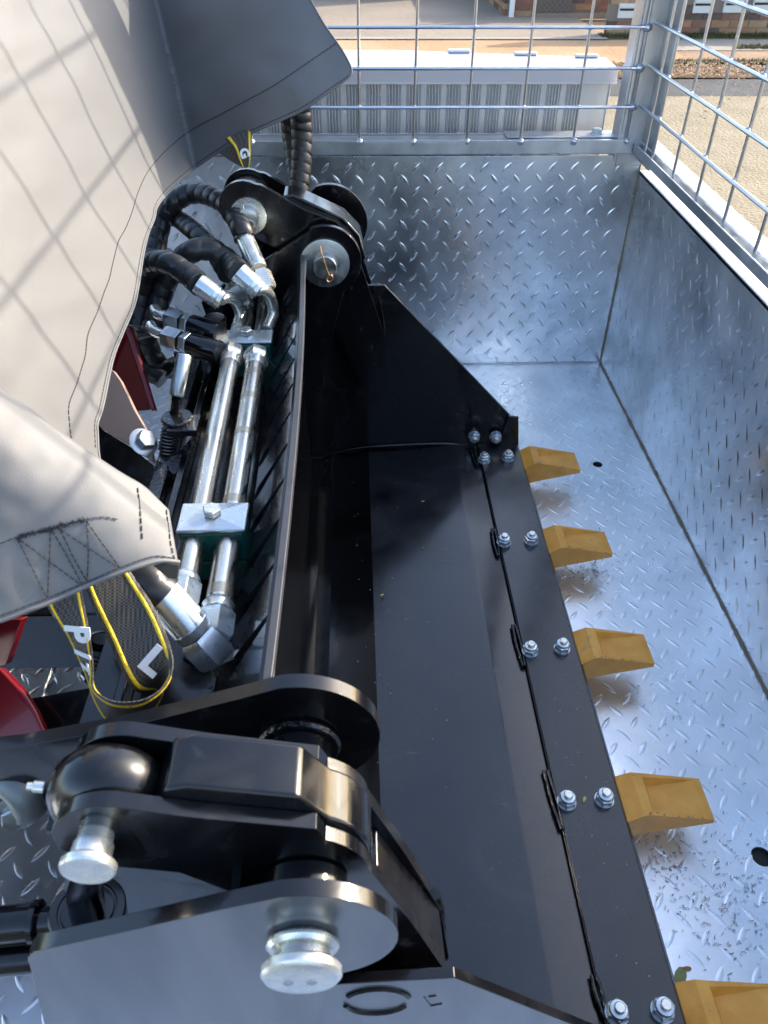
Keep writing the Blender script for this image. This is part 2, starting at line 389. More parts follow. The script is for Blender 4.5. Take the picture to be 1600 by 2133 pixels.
MB().tube([(-.95, 12, GZ), (-.95, 12, GZ + .4)], .02, 6).build('stem', SEAM, sh)

# ------------------------------------------------------------------ trailer
TR = thing('box_trailer', (-.3, .8, 0), 'galvanised checker plate box trailer with welded mesh cage', 'trailer')
XR, YF, XL, YN = .634, 1.80, -1.25, -.14
def lugs(parent, org, U, V, N, nu, nv, p=.050, skip=None, name='tread_lugs', m=None, hh=.0013):
    U, V, N = Vector(U), Vector(V), Vector(N); mb = MB(); L, Wd, H = .0150, .0044, hh
    ns = 7
    for i in range(nu):
        for j in range(nv):
            for k in (0, 1):
                u = (i + .5 * k) * p; v = (j + .5 * k) * p
                if skip and skip(u, v): continue
                a = math.radians(52 if k else -52) + random.gauss(0, .02)
                c = Vector(org) + U * u + V * v
                A = U * math.cos(a) + V * math.sin(a); B = A.cross(N)
                vs = []; fs = []
                for t in range(ns):
                    s = -1 + 2 * t / (ns - 1); w_ = Wd * max(.06, 1 - abs(s) ** 2.2); h_ = H * max(0, 1 - abs(s) ** 2.6)
                    vs += [c + A * L * s + B * w_ - N * .0002, c + A * L * s + B * w_ * .45 + N * h_ * .95, c + A * L * s - B * w_ * .45 + N * h_ * .95, c + A * L * s - B * w_ - N * .0002]
                for t in range(ns - 1):
                    for q in range(3): fs.append((t * 4 + q, t * 4 + q + 1, t * 4 + q + 5, t * 4 + q + 4))
                mb.add(vs, fs)
    o = mb.build(name, m or GALV, parent, ang=60, kind='stuff'); return o
def circ(x, y, r, n=20): return [(x + r * math.cos(6.2832 * i / n), y + r * math.sin(6.2832 * i / n)) for i in range(n)]
holes = [(.517, 1.354, .0105), (.519, .483, .0135)]
fl = slab([(XL, YN), (XR, YN), (XR, YF), (XL, YF)], [circ(*h) for h in holes], (0, 0, -.003), (1, 0, 0), (0, 1, 0), (0, 0, .003)).build('floor_plate', GALVF, TR)
lugs(fl, (XL + .01, YN + .02, 0), (1, 0, 0), (0, 1, 0), (0, 0, 1), 43, 44, p=.044, m=GALVF, hh=.0008,
     skip=lambda u, v: any((u + XL + .01 - h[0]) ** 2 + (v + YN + .02 - h[1]) ** 2 < .019 ** 2 for h in holes) or (u + XL > -.1 and u + XL < .2 and .3 < v + YN < 1.25))
MB().box(XL, XR, YN, YF, -.020, -.010).build('underbody', mat('shadow_chassis', (.03, .03, .03), .8), TR)
fw = MB().box(XL, XR - .001, YF, YF + .003, -.003, .511).build('front_plate', GALV, TR, bevel=.0012)
lugs(fw, (XL + .012, YF, .012), (1, 0, 0), (0, 0, 1), (0, -1, 0), 37, 10, hh=.0011)
# right wall: folded plate with a lip
sw = MB().box(XR, XR + .003, YN, YF + .003, -.003, .480).build('side_plate', GALV, TR, bevel=.001)
lugs(sw, (XR, YN + .01, .012), (0, 1, 0), (0, 0, 1), (-1, 0, 0), 38, 9, hh=.0011)
MB().add([(XR, YN, .4805), (XR + .045, YN, .4805), (XR + .045, YF, .4805), (XR, YF, .4805), (XR, YN, .470), (XR + .045, YN, .470), (XR + .045, YF, .470), (XR, YF, .470)],
         [(0, 1, 2, 3), (7, 6, 5, 4), (0, 4, 5, 1), (1, 5, 6, 2), (2, 6, 7, 3), (3, 7, 4, 0)]).build('side_lip', GALVR, TR, bevel=.003, seg=3)
MB().box(XL, XL + .003, YN, YF, -.003, .5).build('side_plate', GALV, TR)
nw = MB().box(XL, XR, YN - .003, YN, -.003, .51).build('rear_plate', GALV, TR)
lugs(nw, (XL + .012, YN, .012), (1, 0, 0), (0, 0, 1), (0, 1, 0), 37, 10)
# weld and dirt seams
def seam(name, a, b, r, m, j=.0012, n=70):
    a, b = Vector(a), Vector(b); pts = []
    for i in range(n + 1):
        p = a.lerp(b, i / n); pts.append(p + Vector((noise.noise(p * 40), noise.noise(p * 40 + Vector((9, 0, 0))), noise.noise(p * 40 + Vector((0, 9, 0))))) * j)
    rs = [r * (.75 + .5 * abs(noise.noise(p * 60))) for p in pts]
    return MB().tube(pts, rs, 7).build(name, m, TR)
seam('corner_weld', (XR - .001, YF - .001, .002), (XR - .001, YF - .001, .51), .0026, SEAM)
seam('floor_weld', (XL, YF - .002, .001), (XR, YF - .002, .001), .0028, GALVR)
seam('floor_weld', (XR - .001, YN, .0015), (XR - .001, YF, .0015), .0026, SEAM, .002, 140)
seam('sheet_joint', (.235, YF - .0004, .002), (.27, YF - .0004, .30), .0011, GALV)
seam('weld_bead', (-.507, 1.0, .003), (-.49, .72, .003), .005, ZINC, .004)
seam('weld_bead', (-.52, .95, .0), (-.46, 1.05, .0), .003, ZINC, .003)
# rails
MB().box(XL, .604, YF - .018, YF + .03, .518, .546).build('front_rail', GALVR, TR, bevel=.003, seg=3)
MB().box(XL, .604, YF - .020, YF - .012, .5445, .5475).build('front_rail_bead', WIRE, TR, bevel=.001)
MB().box(.33, .60, YF + .0, YF + .05, .547, .5495).build('bracket_plate', GALVR, TR, bevel=.001)
MB().box(.604, .6075, YN, YF + .02, .5225, .541).build('side_rail_ridge', GALVR, TR, bevel=.0015)
MB().box(.6075, .624, YN, YF + .02, .5225, .526).build('side_rail_channel', GALVR, TR)
MB().box(.624, .664, YN, YF + .02, .5225, .540).build('side_rail', GALVR, TR, bevel=.004, seg=3)
# corner post (angle section)
MB().box(.577, .632, YF - .004, YF + .002, .49, 1.8).build('corner_post', GALVR, TR, bevel=.001)
MB().box(.626, .632, YF - .075, YF - .0045, .50, 1.8).build('corner_post_flange', GALVR, TR, bevel=.001)
MB().box(.571, .5765, YF - .004, YF + .045, .50, 1.8).build('corner_post_flange', GALVR, TR, bevel=.001)
mb = MB(); mb.lathe((.531, YF + .025, .5495), (0, 0, 1), [(0, .013), (.002, .013)], 20); mb.hex((.531, YF + .025, .5515), (0, 0, 1), .009, .0105, .3)
mb.build('bracket_bolt', ZBLUE, TR)
def wire(parent, a, b, r=.0030, j=.0009, n=26, cross=None):
    a, b = Vector(a), Vector(b); sd = random.uniform(0, 99); pts = []
    for i in range(n + 1):
        p = a.lerp(b, i / n); pts.append(p + Vector((noise.noise(p * 7 + Vector((sd, 0, 0))), noise.noise(p * 7 + Vector((0, sd, 0))), noise.noise(p * 7 + Vector((0, 0, sd))))) * j)
    rs = [r * (1 + .12 * noise.noise(p * 55)) for p in pts]
    return MB().tube(pts, rs, 8).build('wire', WIRE, parent)
def blobs(parent, pts, r=.0062):
    mb = MB()
    for p in pts:
        p = Vector(p)
        s = r * random.uniform(.8, 1.25)
        mb.lathe(p - Vector((0, 0, s)), (0, 0, 1), [(s * (1 - math.cos(t)), s * math.sin(t) * random.uniform(.85, 1.15) + .0001) for t in [i * math.pi / 5 for i in range(6)]], 8)
    return mb.build('weld_blobs', WIRE, parent, kind='stuff', ang=80)
mp = thing('mesh_panel', (0, YF, .55), None, None); put(mp, TR); mp.location = (0, YF, .55)
WF = WIRE
pts = []
for i in range(-11, 6):
    x = .0135 + .1148 * i
    wire(mp, (x, YF - .012 + .003, .535), (x + .001, YF - .009, 1.75), n=40); pts.append((x, YF - .017, .544))
for k in range(11):
    z = .6098 + .0717 * min(k, 3) + .135 * max(0, k - 3)
    wire(mp, (XL, YF - .0155, z), (.589, YF - .0155, z + .0008), .0032, n=40); pts.append((.590, YF - .011, z))
    for i in range(-4, 6): pts.append((.0135 + .1148 * i, YF - .0125, z))
blobs(mp, [p for p in pts if p[0] > .58 or p[2] < .56], .0072); blobs(mp, [p for p in pts if not (p[0] > .58 or p[2] < .56)], .0046)
mp2 = thing('mesh_panel', (.61, .8, .55), None, None); put(mp2, TR)
pts = []
Y0 = 1.769 * .607 / .64
for i in range(-1, 15):
    y = Y0 - .1305 * i
    if y > 1.79: continue
    wire(mp2, (.6125, y, .522), (.6125, y, 1.75), n=40); pts.append((.612, y, .527))
wire(mp2, (.6115, 1.727, .522), (.6115, 1.727, 1.75), n=40); 
for k in range(11):
    z = .6115 + .0745 * min(k, 3) + .14 * max(0, k - 3)
    wire(mp2, (.6055, YN, z), (.6055, YF - .005, z), .0034, n=50)
    for i in range(0, 9): pts.append((.609, Y0 - .1305 * i, z))
blobs(mp2, pts, .0052)
mp3 = thing('mesh_panel', (0, YN, .55), None, None); put(mp3, TR)
MB().box(XL, .60, YN - .02, YN + .01, .512, .545).build('rear_rail', GALVR, mp3)
for p_ in (mp, mp2, mp3):
    for k in ('label', 'category'):
        if k in p_: del p_[k]

# ------------------------------------------------------------------ aluminium toolbox on the drawbar
TB = thing('toolbox', (.0, 2.0, .1), 'ribbed aluminium toolbox with white lid in front of the trailer', 'toolbox')
YT = 1.90
mb = MB(); prof = []
x = -.95
def rib(x0):   # one repeat: wide shallow flat then four narrow ribs
    P = [(x0, .0), (x0 + .012, .0), (x0 + .0145, .003)]
    q = x0 + .0165
    for r in range(4): P += [(q, .003), (q + .0010, -.0032), (q + .0026, -.0032), (q + .0052, .003)]; q += .0066
    return P
while x < .50: prof += rib(x); x += .044
prof += [(x, 0), (x + .02, 0), (x + .021, .003), (.565, .003)]
vs = []; fs = []
for px_, d in prof: vs += [(px_, YT + d, .02), (px_, YT + d, .640)]
for i in range(len(prof) - 1): fs.append((2 * i, 2 * i + 2, 2 * i + 3, 2 * i + 1))
mb.add(vs, fs); mb.build('ribbed_front', ALU, TB, ang=20)
slab([(-.95, YT + .004), (.5648, YT + .004), (.5648, YT + .10), (.1, YT + .19), (-.95, YT + .19)], [], (0, 0, .02), (1, 0, 0), (0, 1, 0), (0, 0, .615)).build('toolbox_body', ALU, TB)
MB().box(.5648, .5668, YT - .002, YT + .1, .02, .640).build('corner_trim', ALU, TB, bevel=.0008)
MB().box(-.95, .5600, YT - .004, YT + .003, .523, .533).build('bottom_trim', ALU, TB, bevel=.001)
LID = mat('white_aluminium_lid', (.50, .51, .56), .32, .45)
slab([(-.97, YT - .012), (.575, YT - .012), (.578, YT + .11), (.1, YT + .205), (-.97, YT + .205)], [], (0, 0, .633), (1, 0, 0), (0, 1, 0), (0, 0, .031)).build('lid', LID, TB, bevel=.0025, seg=3)
MB().box(-.97, .5752, YT - .0140, YT - .0122, .634, .6375).build('lid_seam', ALU, TB)
for (x, y) in ((.245, YT + .172), (.395, YT + .143), (.53, YT + .115)):
    MB().box(x - .022, x + .03, y - .012, y + .010, .6642, .6705).build('hinge', LID, TB, bevel=.003)
MB().box(.36, .44, YT + .3, YT + .31, -.1, -.05).build('drawbar_plate', GALVR, TB)

# ------------------------------------------------------------------ bucket
BK = thing('loader_bucket', (.1, .78, 0), 'glossy black digging bucket lying in the trailer', 'bucket')
YB0, YB1 = .226, 1.345
def prof_sheet(P, y0, y1, t, ny=1, bow=None):
    vs = []; fs = []; n = len(P)
    nrm = []
    for i in range(n):
        a = Vector(P[max(i - 1, 0)]); b = Vector(P[min(i + 1, n - 1)]); d = (b - a).normalized(); nrm.append(Vector((-d.y, d.x)))
    for j in range(ny + 1):
        y = y0 + (y1 - y0) * j / ny
        for i in range(n):
            q = bow(i, j / ny) if bow else (0, 0)
            p = Vector(P[i]) + Vector(q)
            vs += [(p.x, y, p.y), (p.x - nrm[i].x * t, y, p.y - nrm[i].y * t)]
    m = 2 * n
    for j in range(ny):
        for i in range(n - 1):
            a = j * m + 2 * i; fs += [(a, a + 2, a + 2 + m, a + m), (a + 1, a + 1 + m, a + 3 + m, a + 3)]
        fs += [(j * m, j * m + m, j * m + m + 1, j * m + 1), (j * m + m - 2, j * m + m - 1, j * m + 2 * m - 1, j * m + 2 * m - 2)]
    for j in (0, ny):
        for i in range(n - 1):
            a = j * m + 2 * i; fs.append((a, a + 1, a + 3, a + 2))
    return MB().add(vs, fs)
floorP = [(-.082, .492), (-.088, .42), (-.094, .30), (-.092, .16), (-.086, .10), (-.073, .066), (-.052, .048), (-.018, .0475), (.020, .0575), (.110, .0610), (.194, .0675), (.199, .0673), (.247, .0615)]
bowf = lambda i, v: ((-.010 * max(0, 1 - i / 5) * (v ** 3) + .008 * math.sin(math.pi * v) * max(0, 1 - i / 4)), 0)
BACKM = mat('deep_black_paint', (.002, .002, .0025), .10, 0)
b_ = nz(BACKM, 30, 6); bump(BACKM, b_.outputs[0], .06, .001)
prof_sheet(floorP[:9], YB0, YB1, .006, 24, bowf).build('back_sheet', BACKM, BK, ang=25)
prof_sheet(floorP[8:], YB0, YB1, .006, 2).build('bucket_floor', DUSTY, BK, ang=14)
# lip bar along the top of the back sheet
vs = []
mbp = []
for j in range(41):
    v = j / 40; y = .35 + (1.30 - .35) * v; q = bowf(0, (y - YB0) / (YB1 - YB0))
    mbp.append((-.0805 + q[0], y, .4950))
mb = MB()
for i, p in enumerate(mbp):
    mb.v += [(p[0] - .0045, p[1], p[2] - .012), (p[0] - .0045, p[1], p[2]), (p[0] + .0035, p[1], p[2] + .001), (p[0] + .0035, p[1], p[2] - .012)]
for i in range(40):
    for k in range(4): mb.f.append((i * 4 + k, i * 4 + (k + 1) % 4, i * 4 + 4 + (k + 1) % 4, i * 4 + 4 + k))
mb.f += [(0, 1, 2, 3), (163, 162, 161, 160)]
mb.build('back_lip', mat('scuffed_skylit_edge', (.07, .07, .075), .32, .3), BK, bevel=.0012)  # scuffed black lip, its colour greyed to carry the sky's reflection
# cutting edge
MB().add([(.2485, YB0, .0605), (.2485, YB1, .0605), (.336, YB1, .0605), (.336, YB0, .0605), (.2485, YB0, .0685), (.2485, YB1, .0685), (.330, YB1, .0685), (.330, YB0, .0685)],
         [(0, 1, 2, 3), (7, 6, 5, 4), (0, 4, 5, 1), (1, 5, 6, 2), (2, 6, 7, 3), (3, 7, 4, 0)]).build('cutting_edge', DUSTY, BK, bevel=.0012)
MB().box(.18, .31, YB0, YB1, .035, .052).build('edge_backing', BLACK, BK)
# side plates
sideP = [(.026, .415), (.052, .415), (.318, .125), (.322, .118), (.322, .066), (.25, .052), (.02, .045), (-.05, .03), (-.098, .06), (-.103, .30), (-.092, .40), (-.05, .415)]
plate_xz(sideP, YB1, YB1 + .008).build('side_plate', BLACK, BK, bevel=.001)
nearP = [(-.03, .378), (.062, .383), (.322, .112), (.322, .064), (.02, .042), (-.06, .03), (-.103, .06), (-.103, .36)]
nsp = plate_xz(nearP, YB0 - .009, YB0 - .001).build('side_plate', BLACK, BK, bevel=.001, label='near side plate with a light sheen painted on its outer face')
MB().add([(.292, YB1 - .002, .066), (.334, YB1 - .002, .066), (.326, YB1 - .002, .135), (.305, YB1 - .002, .137),
          (.292, YB1 - .008, .066), (.334, YB1 - .008, .066), (.326, YB1 - .008, .135), (.305, YB1 - .008, .137)],
         [(3, 2, 1, 0), (4, 5, 6, 7), (0, 1, 5, 4), (1, 2, 6, 5), (2, 3, 7, 6), (3, 0, 4, 7)]).build('side_cutter', BLACK, BK, bevel=.001)
# round steel boss and mark on the outside of the near plate
c0 = at(785, 2085, 'y', YB0 - .0092)
mb = MB(); ring = [(c0.x + .0245 * math.cos(t), c0.z + .0245 * math.sin(t)) for t in [i * .2618 for i in range(25)]]
mb.tube([(a, YB0 - .0092, b) for a, b in ring[1:11]], .0022, 6); mb.tube([(a, YB0 - .0092, b) for a, b in ring[13:23]], .0022, 6)
mb.build('plate_ring', BLACK, BK)
a_, b_2, c_ = (at(883, 2077, 'y', YB0 - .0092), at(897, 2095, 'y', YB0 - .0092), at(921, 2091, 'y', YB0 - .0092))
MB().tube([a_, b_2, c_], .0006, 5).build('scribe_mark', BLACK, BK)
MB().tube([at(893, 2076, 'y', YB0 - .0092), at(909, 2074, 'y', YB0 - .0092)], .0006, 5).build('scribe_mark', BLACK, BK)
# weld beads
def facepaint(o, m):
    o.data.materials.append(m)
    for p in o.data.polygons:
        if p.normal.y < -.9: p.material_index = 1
def bead(P, r, m=BLACK, parent=BK, name='weld_bead', n=6):
    Q = catmull(P, 10) if len(P) > 2 else [Vector(P[0]).lerp(Vector(P[1]), i / 14) for i in range(15)]
    rs = [r * (1 + .35 * noise.noise(Vector((p.x * 170, p.y * 170, p.z * 170)))) for p in Q]
    return MB().tube(Q, rs, n).build(name, m, parent, ang=80)
for a, b in (((697, 1108), (703, 1190)), ((703, 1308), (700, 1402))):
    bead([at(*a, 'z', .045), at(*b, 'z', .045)], .0028)
bead([at(702, 955, 'z', .045), at(704, 1000, 'z', .045)], .0012)
for a, b in (((1027, 1102), (1038, 1158)), ((1070, 1302), (1092, 1388)), ((1137, 1606), (1172, 1728)), ((1237, 2032), (1262, 2120)), ((984, 935), (994, 972))):
    A, B = at(*a, 'z', .067), at(*b, 'z', .067)
    for dx in (-.0024, .0024): bead([A + Vector((dx, 0, 0)), A.lerp(B, .5) + Vector((dx * 1.5, 0, 0)), B + Vector((dx * .6, 0, 0))], .0026)
bead([at(625, 962, 'y', YB1 - .002), at(690, 945, 'y', YB1 - .002), at(770, 931, 'y', YB1 - .002), at(930, 924, 'y', YB1 - .002), at(985, 935, 'y', YB1 - .002), at(1052, 930, 'y', YB1 - .002)], .0035)
bead([(.2480, YB0 + .01, .0655), (.2480, YB1 - .01, .0655)], .0011)
# nuts
def nut(p, ax, parent=BK):
    p = Vector(p); ax = Vector(ax)
    o = MB().lathe(p, ax, [(0, .0125), (.0018, .0125)], 20).hex(p + ax * .0018, ax, .0092, .0122, random.uniform(0, 1)).lathe(p + ax * .011, ax, [(0, .0100), (.0035, .0092), (.0042, .0068)], 20).build('lock_nut', ZBLUE, parent)
    s = MB().lathe(p + ax * .010, ax, [(0, .0060), (.0095, .0060), (.0105, .0050)], 16).build('threaded_end', ZINC, o)
    s.matrix_parent_inverse = Matrix()
ZC = .0685
for n_ in ((1009, 950), (1059, 946), (1051, 1121), (1108, 1117), (1106, 1347), (1173, 1341), (1183, 1661), (1262, 1656), (1289, 2104), (1385, 2098)):
    q = at(n_[0], n_[1], 'z', ZC + .012); nut((q.x, q.y, ZC), (0, 0, 1))
for n_ in ((989, 915), (1033, 911)):
    q = at(n_[0], n_[1], 'y', YB1 - .014); nut((q.x, YB1 - (.0085 if n_[0] > 1000 else .001), q.z), (0, -1, 0))
# teeth
def tooth(yc, lab):
    P = {}
    wr, wt = .031, .029
    zt = .068
    top = lambda x: zt
    vs = []
    def sec(x, hw, z1, z0): return [(x, yc - hw, z0), (x, yc + hw, z0), (x, yc + hw, z1), (x, yc - hw, z1)]
    S = [sec(.326, .033, .060, .024), sec(.352, .031, .076, .028), sec(.362, .0300, .0755, .030), sec(.448, .0295, .058, .050)]
    mb = MB()
    for s in S: mb.v += s
    # pocket on the top face
    for i in range(3):
        for k in range(4):
            if k == 2 and i == 2: continue
            mb.f.append((i * 4 + k, i * 4 + (k + 1) % 4, i * 4 + 4 + (k + 1) % 4, i * 4 + 4 + k))
    mb.f += [(0, 1, 2, 3), (15, 14, 13, 12)]
    b = len(mb.v)   # pocket rim and bottom
    def tz(x): return .0755 + (.058 - .0755) * (x - .362) / .086
    rim = [(.366, yc - .024, tz(.366)), (.366, yc + .024, tz(.366)), (.438, yc + .0265, tz(.438)), (.438, yc - .0265, tz(.438))]
    bot = [(.372, yc - .018, tz(.372) - .0125), (.372, yc + .018, tz(.372) - .0125), (.437, yc + .0262, tz(.437) - .0003), (.437, yc - .0262, tz(.437) - .0003)]
    mb.v += rim + bot
    A, B, C_, D = 11, 10, 14, 15   # top corners: -y root, +y root, +y tip, -y tip
    mb.f += [(A, B, b + 1, b), (B, C_, b + 2, b + 1), (C_, D, b + 3, b + 2), (D, A, b, b + 3)]
    for k in range(4): mb.f.append((b + k, b + (k + 1) % 4, b + 4 + (k + 1) % 4, b + 4 + k))
    mb.f.append((b + 4, b + 5, b + 6, b + 7))
    o = mb.build('bucket_tooth', TOOTH, BK, ang=30, bevel=.0013, seg=2)
    ch = MB()
    for i in range(16):
        x = random.uniform(.352, .372) if random.random() < .6 else random.uniform(.37, .446); y = yc - .029 + random.uniform(0, .003) if random.random() < .6 else yc + random.uniform(-.028, .028)
        if x > .372: y = yc - .0285
        z = (.0757 if x < .362 else tz(x)) + .0003; s = random.uniform(.0004, .0016)
        ch.add([(x + s * math.cos(t) * random.uniform(.5, 1.5), y + s * math.sin(t), z) for t in (0, 1, 2.1, 3.3, 4.2, 5.3)], [tuple(range(6))])
    c = ch.build('paint_chips', CHIP, o, kind='stuff'); c.matrix_parent_inverse = Matrix()
for i, yc in enumerate((1.288, 1.037, .789, .534, .284)): tooth(yc, '')

# ------------------------------------------------------------------ loader frame, arms and linkage
LD = thing('mini_loader', (-.5, .78, 0), 'compact loader with black arms and red body parked under the cover', 'loader')
HX, HZ = -.048, .496
def armplate(cx, cz, r, tail, y0, y1, name='arm_plate', m=BLACK, a0=-60, a1=105, **k):
    return plate_xz(arc(cx, cz, r, a0, a1, 26) + tail, y0, y1).build(name, m, LD, bevel=.0014, seg=3, **k)
# near outer plate (grey reflection painted on the face towards the camera)
HX, HZ = -.040, .488
nap = armplate(HX, HZ, .059, [(-.085, .533), (-.14, .510), (-.19, .490), (-.205, .484), (-.2115, .475), (-.232, .36), (-.236, .22), (-.06, .22), (-.03, .40)], .2045, .2150, m=BLACK, a0=-70, a1=100, label='large near arm plate facing the camera')
facepaint(nap, SHEENP); facepaint(nsp, SHEENP)
HX, HZ = -.048, .496
armplate(HX, HZ + .006, .060, [(-.085, .551), (-.17, .521), (-.25, .500), (-.40, .477), (-.52, .470), (-.52, .428), (-.33, .422), (-.24, .40), (-.20, .33), (-.10, .33), (-.045, .40)], .340, .352, a0=-50, a1=100)
# ears (boomerang) near
earP = lambda: arc(HX, HZ - .004, .050, 5, 62, 8) + [(-.03, .550), (-.10, .567)] + arc(-.152, .546, .036, 80, 262, 16) + [(-.12, .500), (-.05, .43), (-.03, .30), (-.01, .14), (.05, .14), (.075, .22), (.062, .32), (.03, .42)]
plate_xz(earP(), .243, .2535).build('ear_plate', BLACK, BK, bevel=.0014, seg=3)
plate_xz(earP(), .291, .3015).build('ear_plate', BLACK, BK, bevel=.0014, seg=3)
# block welded between the ears
blk = arc(HX, HZ, .052, -18, 60, 12) + [(-.04, .568), (-.105, .583), (-.118, .580), (-.128, .562), (-.122, .545), (-.06, .50)]
plate_xz(blk, .2538, .2907).build('ear_block', BLACK, BK, bevel=.003, seg=3)
MB().add([(.008, .2538, .46), (.060, .2538, .325), (.074, .2538, .20), (.060, .2538, .20), (.046, .2538, .325), (-.006, .2538, .46),
          (.008, .2907, .46), (.060, .2907, .325), (.074, .2907, .20), (.060, .2907, .20), (.046, .2907, .325), (-.006, .2907, .46)],
         [(0, 1, 7, 6), (1, 2, 8, 7), (5, 11, 10, 4), (4, 10, 9, 3), (0, 5, 4, 1), (1, 4, 3, 2), (6, 7, 10, 11), (7, 8, 9, 10), (0, 6, 11, 5), (2, 3, 9, 8)]).build('ear_web', BLACK, BK, bevel=.001)
bead([at(905, 1862, 'y', .30), at(914, 1900, 'y', .30), at(920, 1965, 'y', .30)], .0055)
# bosses, spacers and pins
def cyl(name, y0, y1, r, m, parent, x=-.048, z=.496, ch=.0015, n=36, **k):
    return MB().lathe((x, y0, z), (0, 1, 0), [(0, r - ch), (ch, r), (y1 - y0 - ch, r), (y1 - y0, r - ch)], n).build(name, m, parent, **k)
HX, HZ = -.040, .488
cyl('spacer', .2153, .2428, .0275, BLACK, LD, x=HX, z=HZ)
HX, HZ = -.048, .496
cyl('hub_boss', .3018, .3345, .0245, BLACK, LD)
cyl('hub_weld', .3345, .3398, .031, BUMPY, LD, ch=.002)
cyl('hub_boss', .352, .366, .036, BUMPY, LD)
HX, HZ = -.040, .488
cyl('pin_collar', .1975, .2042, .0225, ZINC, LD, ch=.0025, x=HX, z=HZ)
cyl('pin_neck', .190, .1975, .0175, ZINC, LD, x=HX, z=HZ)
MB().lathe((HX, .1915, HZ), (0, -1, 0), [(0, .0175), (.0015, .0225), (.0035, .0245), (.0075, .0245), (.0095, .0225), (.0098, .0215)], 40).build('pin_head', ZINC, LD)
cyl('pin_dimple', .1812, .1818, .0032, DULLZ, LD, x=HX + .006, z=HZ - .004, ch=.0003, n=14); cyl('pin_dimple', .1812, .1818, .0032, DULLZ, LD, x=HX - .008, z=HZ - .004, ch=.0003, n=14)
# left link pin
LX, LZ = -.161, .552
MB().lathe((LX, .244, LZ), (0, -1, 0), [(0, .0105), (.007, .0105), (.008, .0118), (.017, .012), (.018, .0150), (.0195, .0163), (.0225, .0163), (.0240, .0152)], 36).build('pin_head', ZINC, LD)
# ball shaped boss between the ears
MB().lathe((LX, .2520, LZ - .004), (0, 1, 0), [(0, .024), (.004, .031), (.011, .036), (.020, .0375), (.029, .036), (.036, .031), (.0400, .024)], 36).build('link_boss', BLACK, LD, ang=80)
MB().lathe(at(92, 1640, 'y', .27), (-1, 0, .2), [(0, .0036), (.006, .0036), (.007, .0024), (.010, .0022)], 12).build('grease_nipple', ZINC, LD)
# second link: cylinder eye and rod
ec = at(182, 1893, 'z', .425); ea = Vector((.12, .10, 1)).normalized()
MB().lathe(ec, ea, [(-.030, .024), (-.028, .0265), (-.001, .0265), (0, .0255), (.0001, .0205), (-.0015, .020), (-.0016, .0185), (.0006, .018), (.0008, .0145)], 44).build('cylinder_eye', BLACK, LD)
MB().tube([ec + ea * -.01, ec + ea * .030, at(183, 1806, 'z', .512)], [.0125, .0125, .011], 26).build('eye_pin', DARKC, LD)
p0 = ec - ea * .014 + Vector((-.024, 0, 0)); p1 = p0 + Vector((-.34, -.01, -.03))
MB().tube([p0, p0 + Vector((-.012, 0, -.001)), p0 + Vector((-.0121, 0, -.001)), p0 + Vector((-.016, 0, -.001)), p0 + Vector((-.0161, 0, -.001)), p1], [.010, .010, .0150, .0150, .0132, .0132], 28).build('hydraulic_rod', BLACK, LD)
MB().tube([p0 + Vector((-.012, -.012, -.03)), p0 + Vector((-.34, -.02, -.055))], .0115, 16).build('cylinder_tube', BLACK, LD)
# far side
armplate(-.050, .482, .060, [(-.078, .530), (-.13, .498), (-.23, .440), (-.27, .41), (-.26, .36), (-.2, .12), (-.09, .12), (-.04, .36)], 1.290, 1.301, a0=-60, a1=115)
farEar = arc(-.050, .480, .058, -8, 62, 10) + [(-.03, .540), (-.085, .562), (-.15, .600)] + arc(-.180, .565, .042, 60, 262, 14) + [(-.12, .49), (-.06, .40), (-.0, .25), (.03, .18), (.06, .20), (.055, .32)]
plate_xz(farEar, 1.312, 1.322).build('ear_plate', BLACK, BK, bevel=.0014, seg=3)
plate_xz(farEar, 1.376, 1.386).build('ear_plate', BLACK, BK, bevel=.0014, seg=3)
fb = [(.018, .47), (.008, .515), (-.018, .543), (-.10, .582), (-.118, .580), (-.123, .560), (-.06, .52), (-.01, .48)]
plate_xz(fb, 1.3225, 1.3755).build('ear_block', BLACK, BK, bevel=.003, seg=3)
armplate(-.045, .497, .068, [(-.09, .54), (-.2, .46), (-.25, .35), (-.1, .30), (-.05, .42)], 1.430, 1.442, a0=-60, a1=110)
cyl('hub_boss', 1.3865, 1.4295, .030, BLACK, LD, x=-.045, z=.495)
cyl('spacer', 1.3015, 1.3115, .035, BLACK, LD, x=-.05, z=.482)
cyl('link_boss', 1.3225, 1.3755, .036, BLACK, LD, x=-.18, z=.562, ch=.006)
MB().lathe((-.0515, 1.2895, .480), (0, -1, 0), [(0, .0415), (.004, .0415), (.0046, .040)], 40).lathe((-.0515, 1.285, .480), (0, -1, 0), [(0, .027), (.001, .029), (.0015, .027)], 32).build('pin_washer', DULLZ, LD)
MB().lathe((-.0515, 1.283, .480), (0, -1, 0), [(0, .0205), (.016, .0205), (.0175, .019)], 32).build('pin_end', DULLZ, LD)
sp = [at(667, 512, 'y', 1.268), at(671, 530, 'y', 1.264), at(684, 570, 'y', 1.262), at(690, 573, 'y', 1.262), at(693, 581, 'y', 1.262), at(686, 587, 'y', 1.262), at(680, 582, 'y', 1.262), at(683, 572, 'y', 1.262)]
MB().tube(catmull(sp, 6), .0013, 8).build('split_pin', BRASS, LD)
q = at(517, 452, 'y', 1.305)
MB().lathe((q.x, 1.311, q.z), (0, -1, 0), [(0, .030), (.004, .030)], 32).build('pin_washer', ZINC, LD)
MB().lathe((q.x, 1.306, q.z), (0, -1, 0), [(0, .017), (.014, .017), (.015, .015)], 28).build('pin_end', DULLZ, LD)
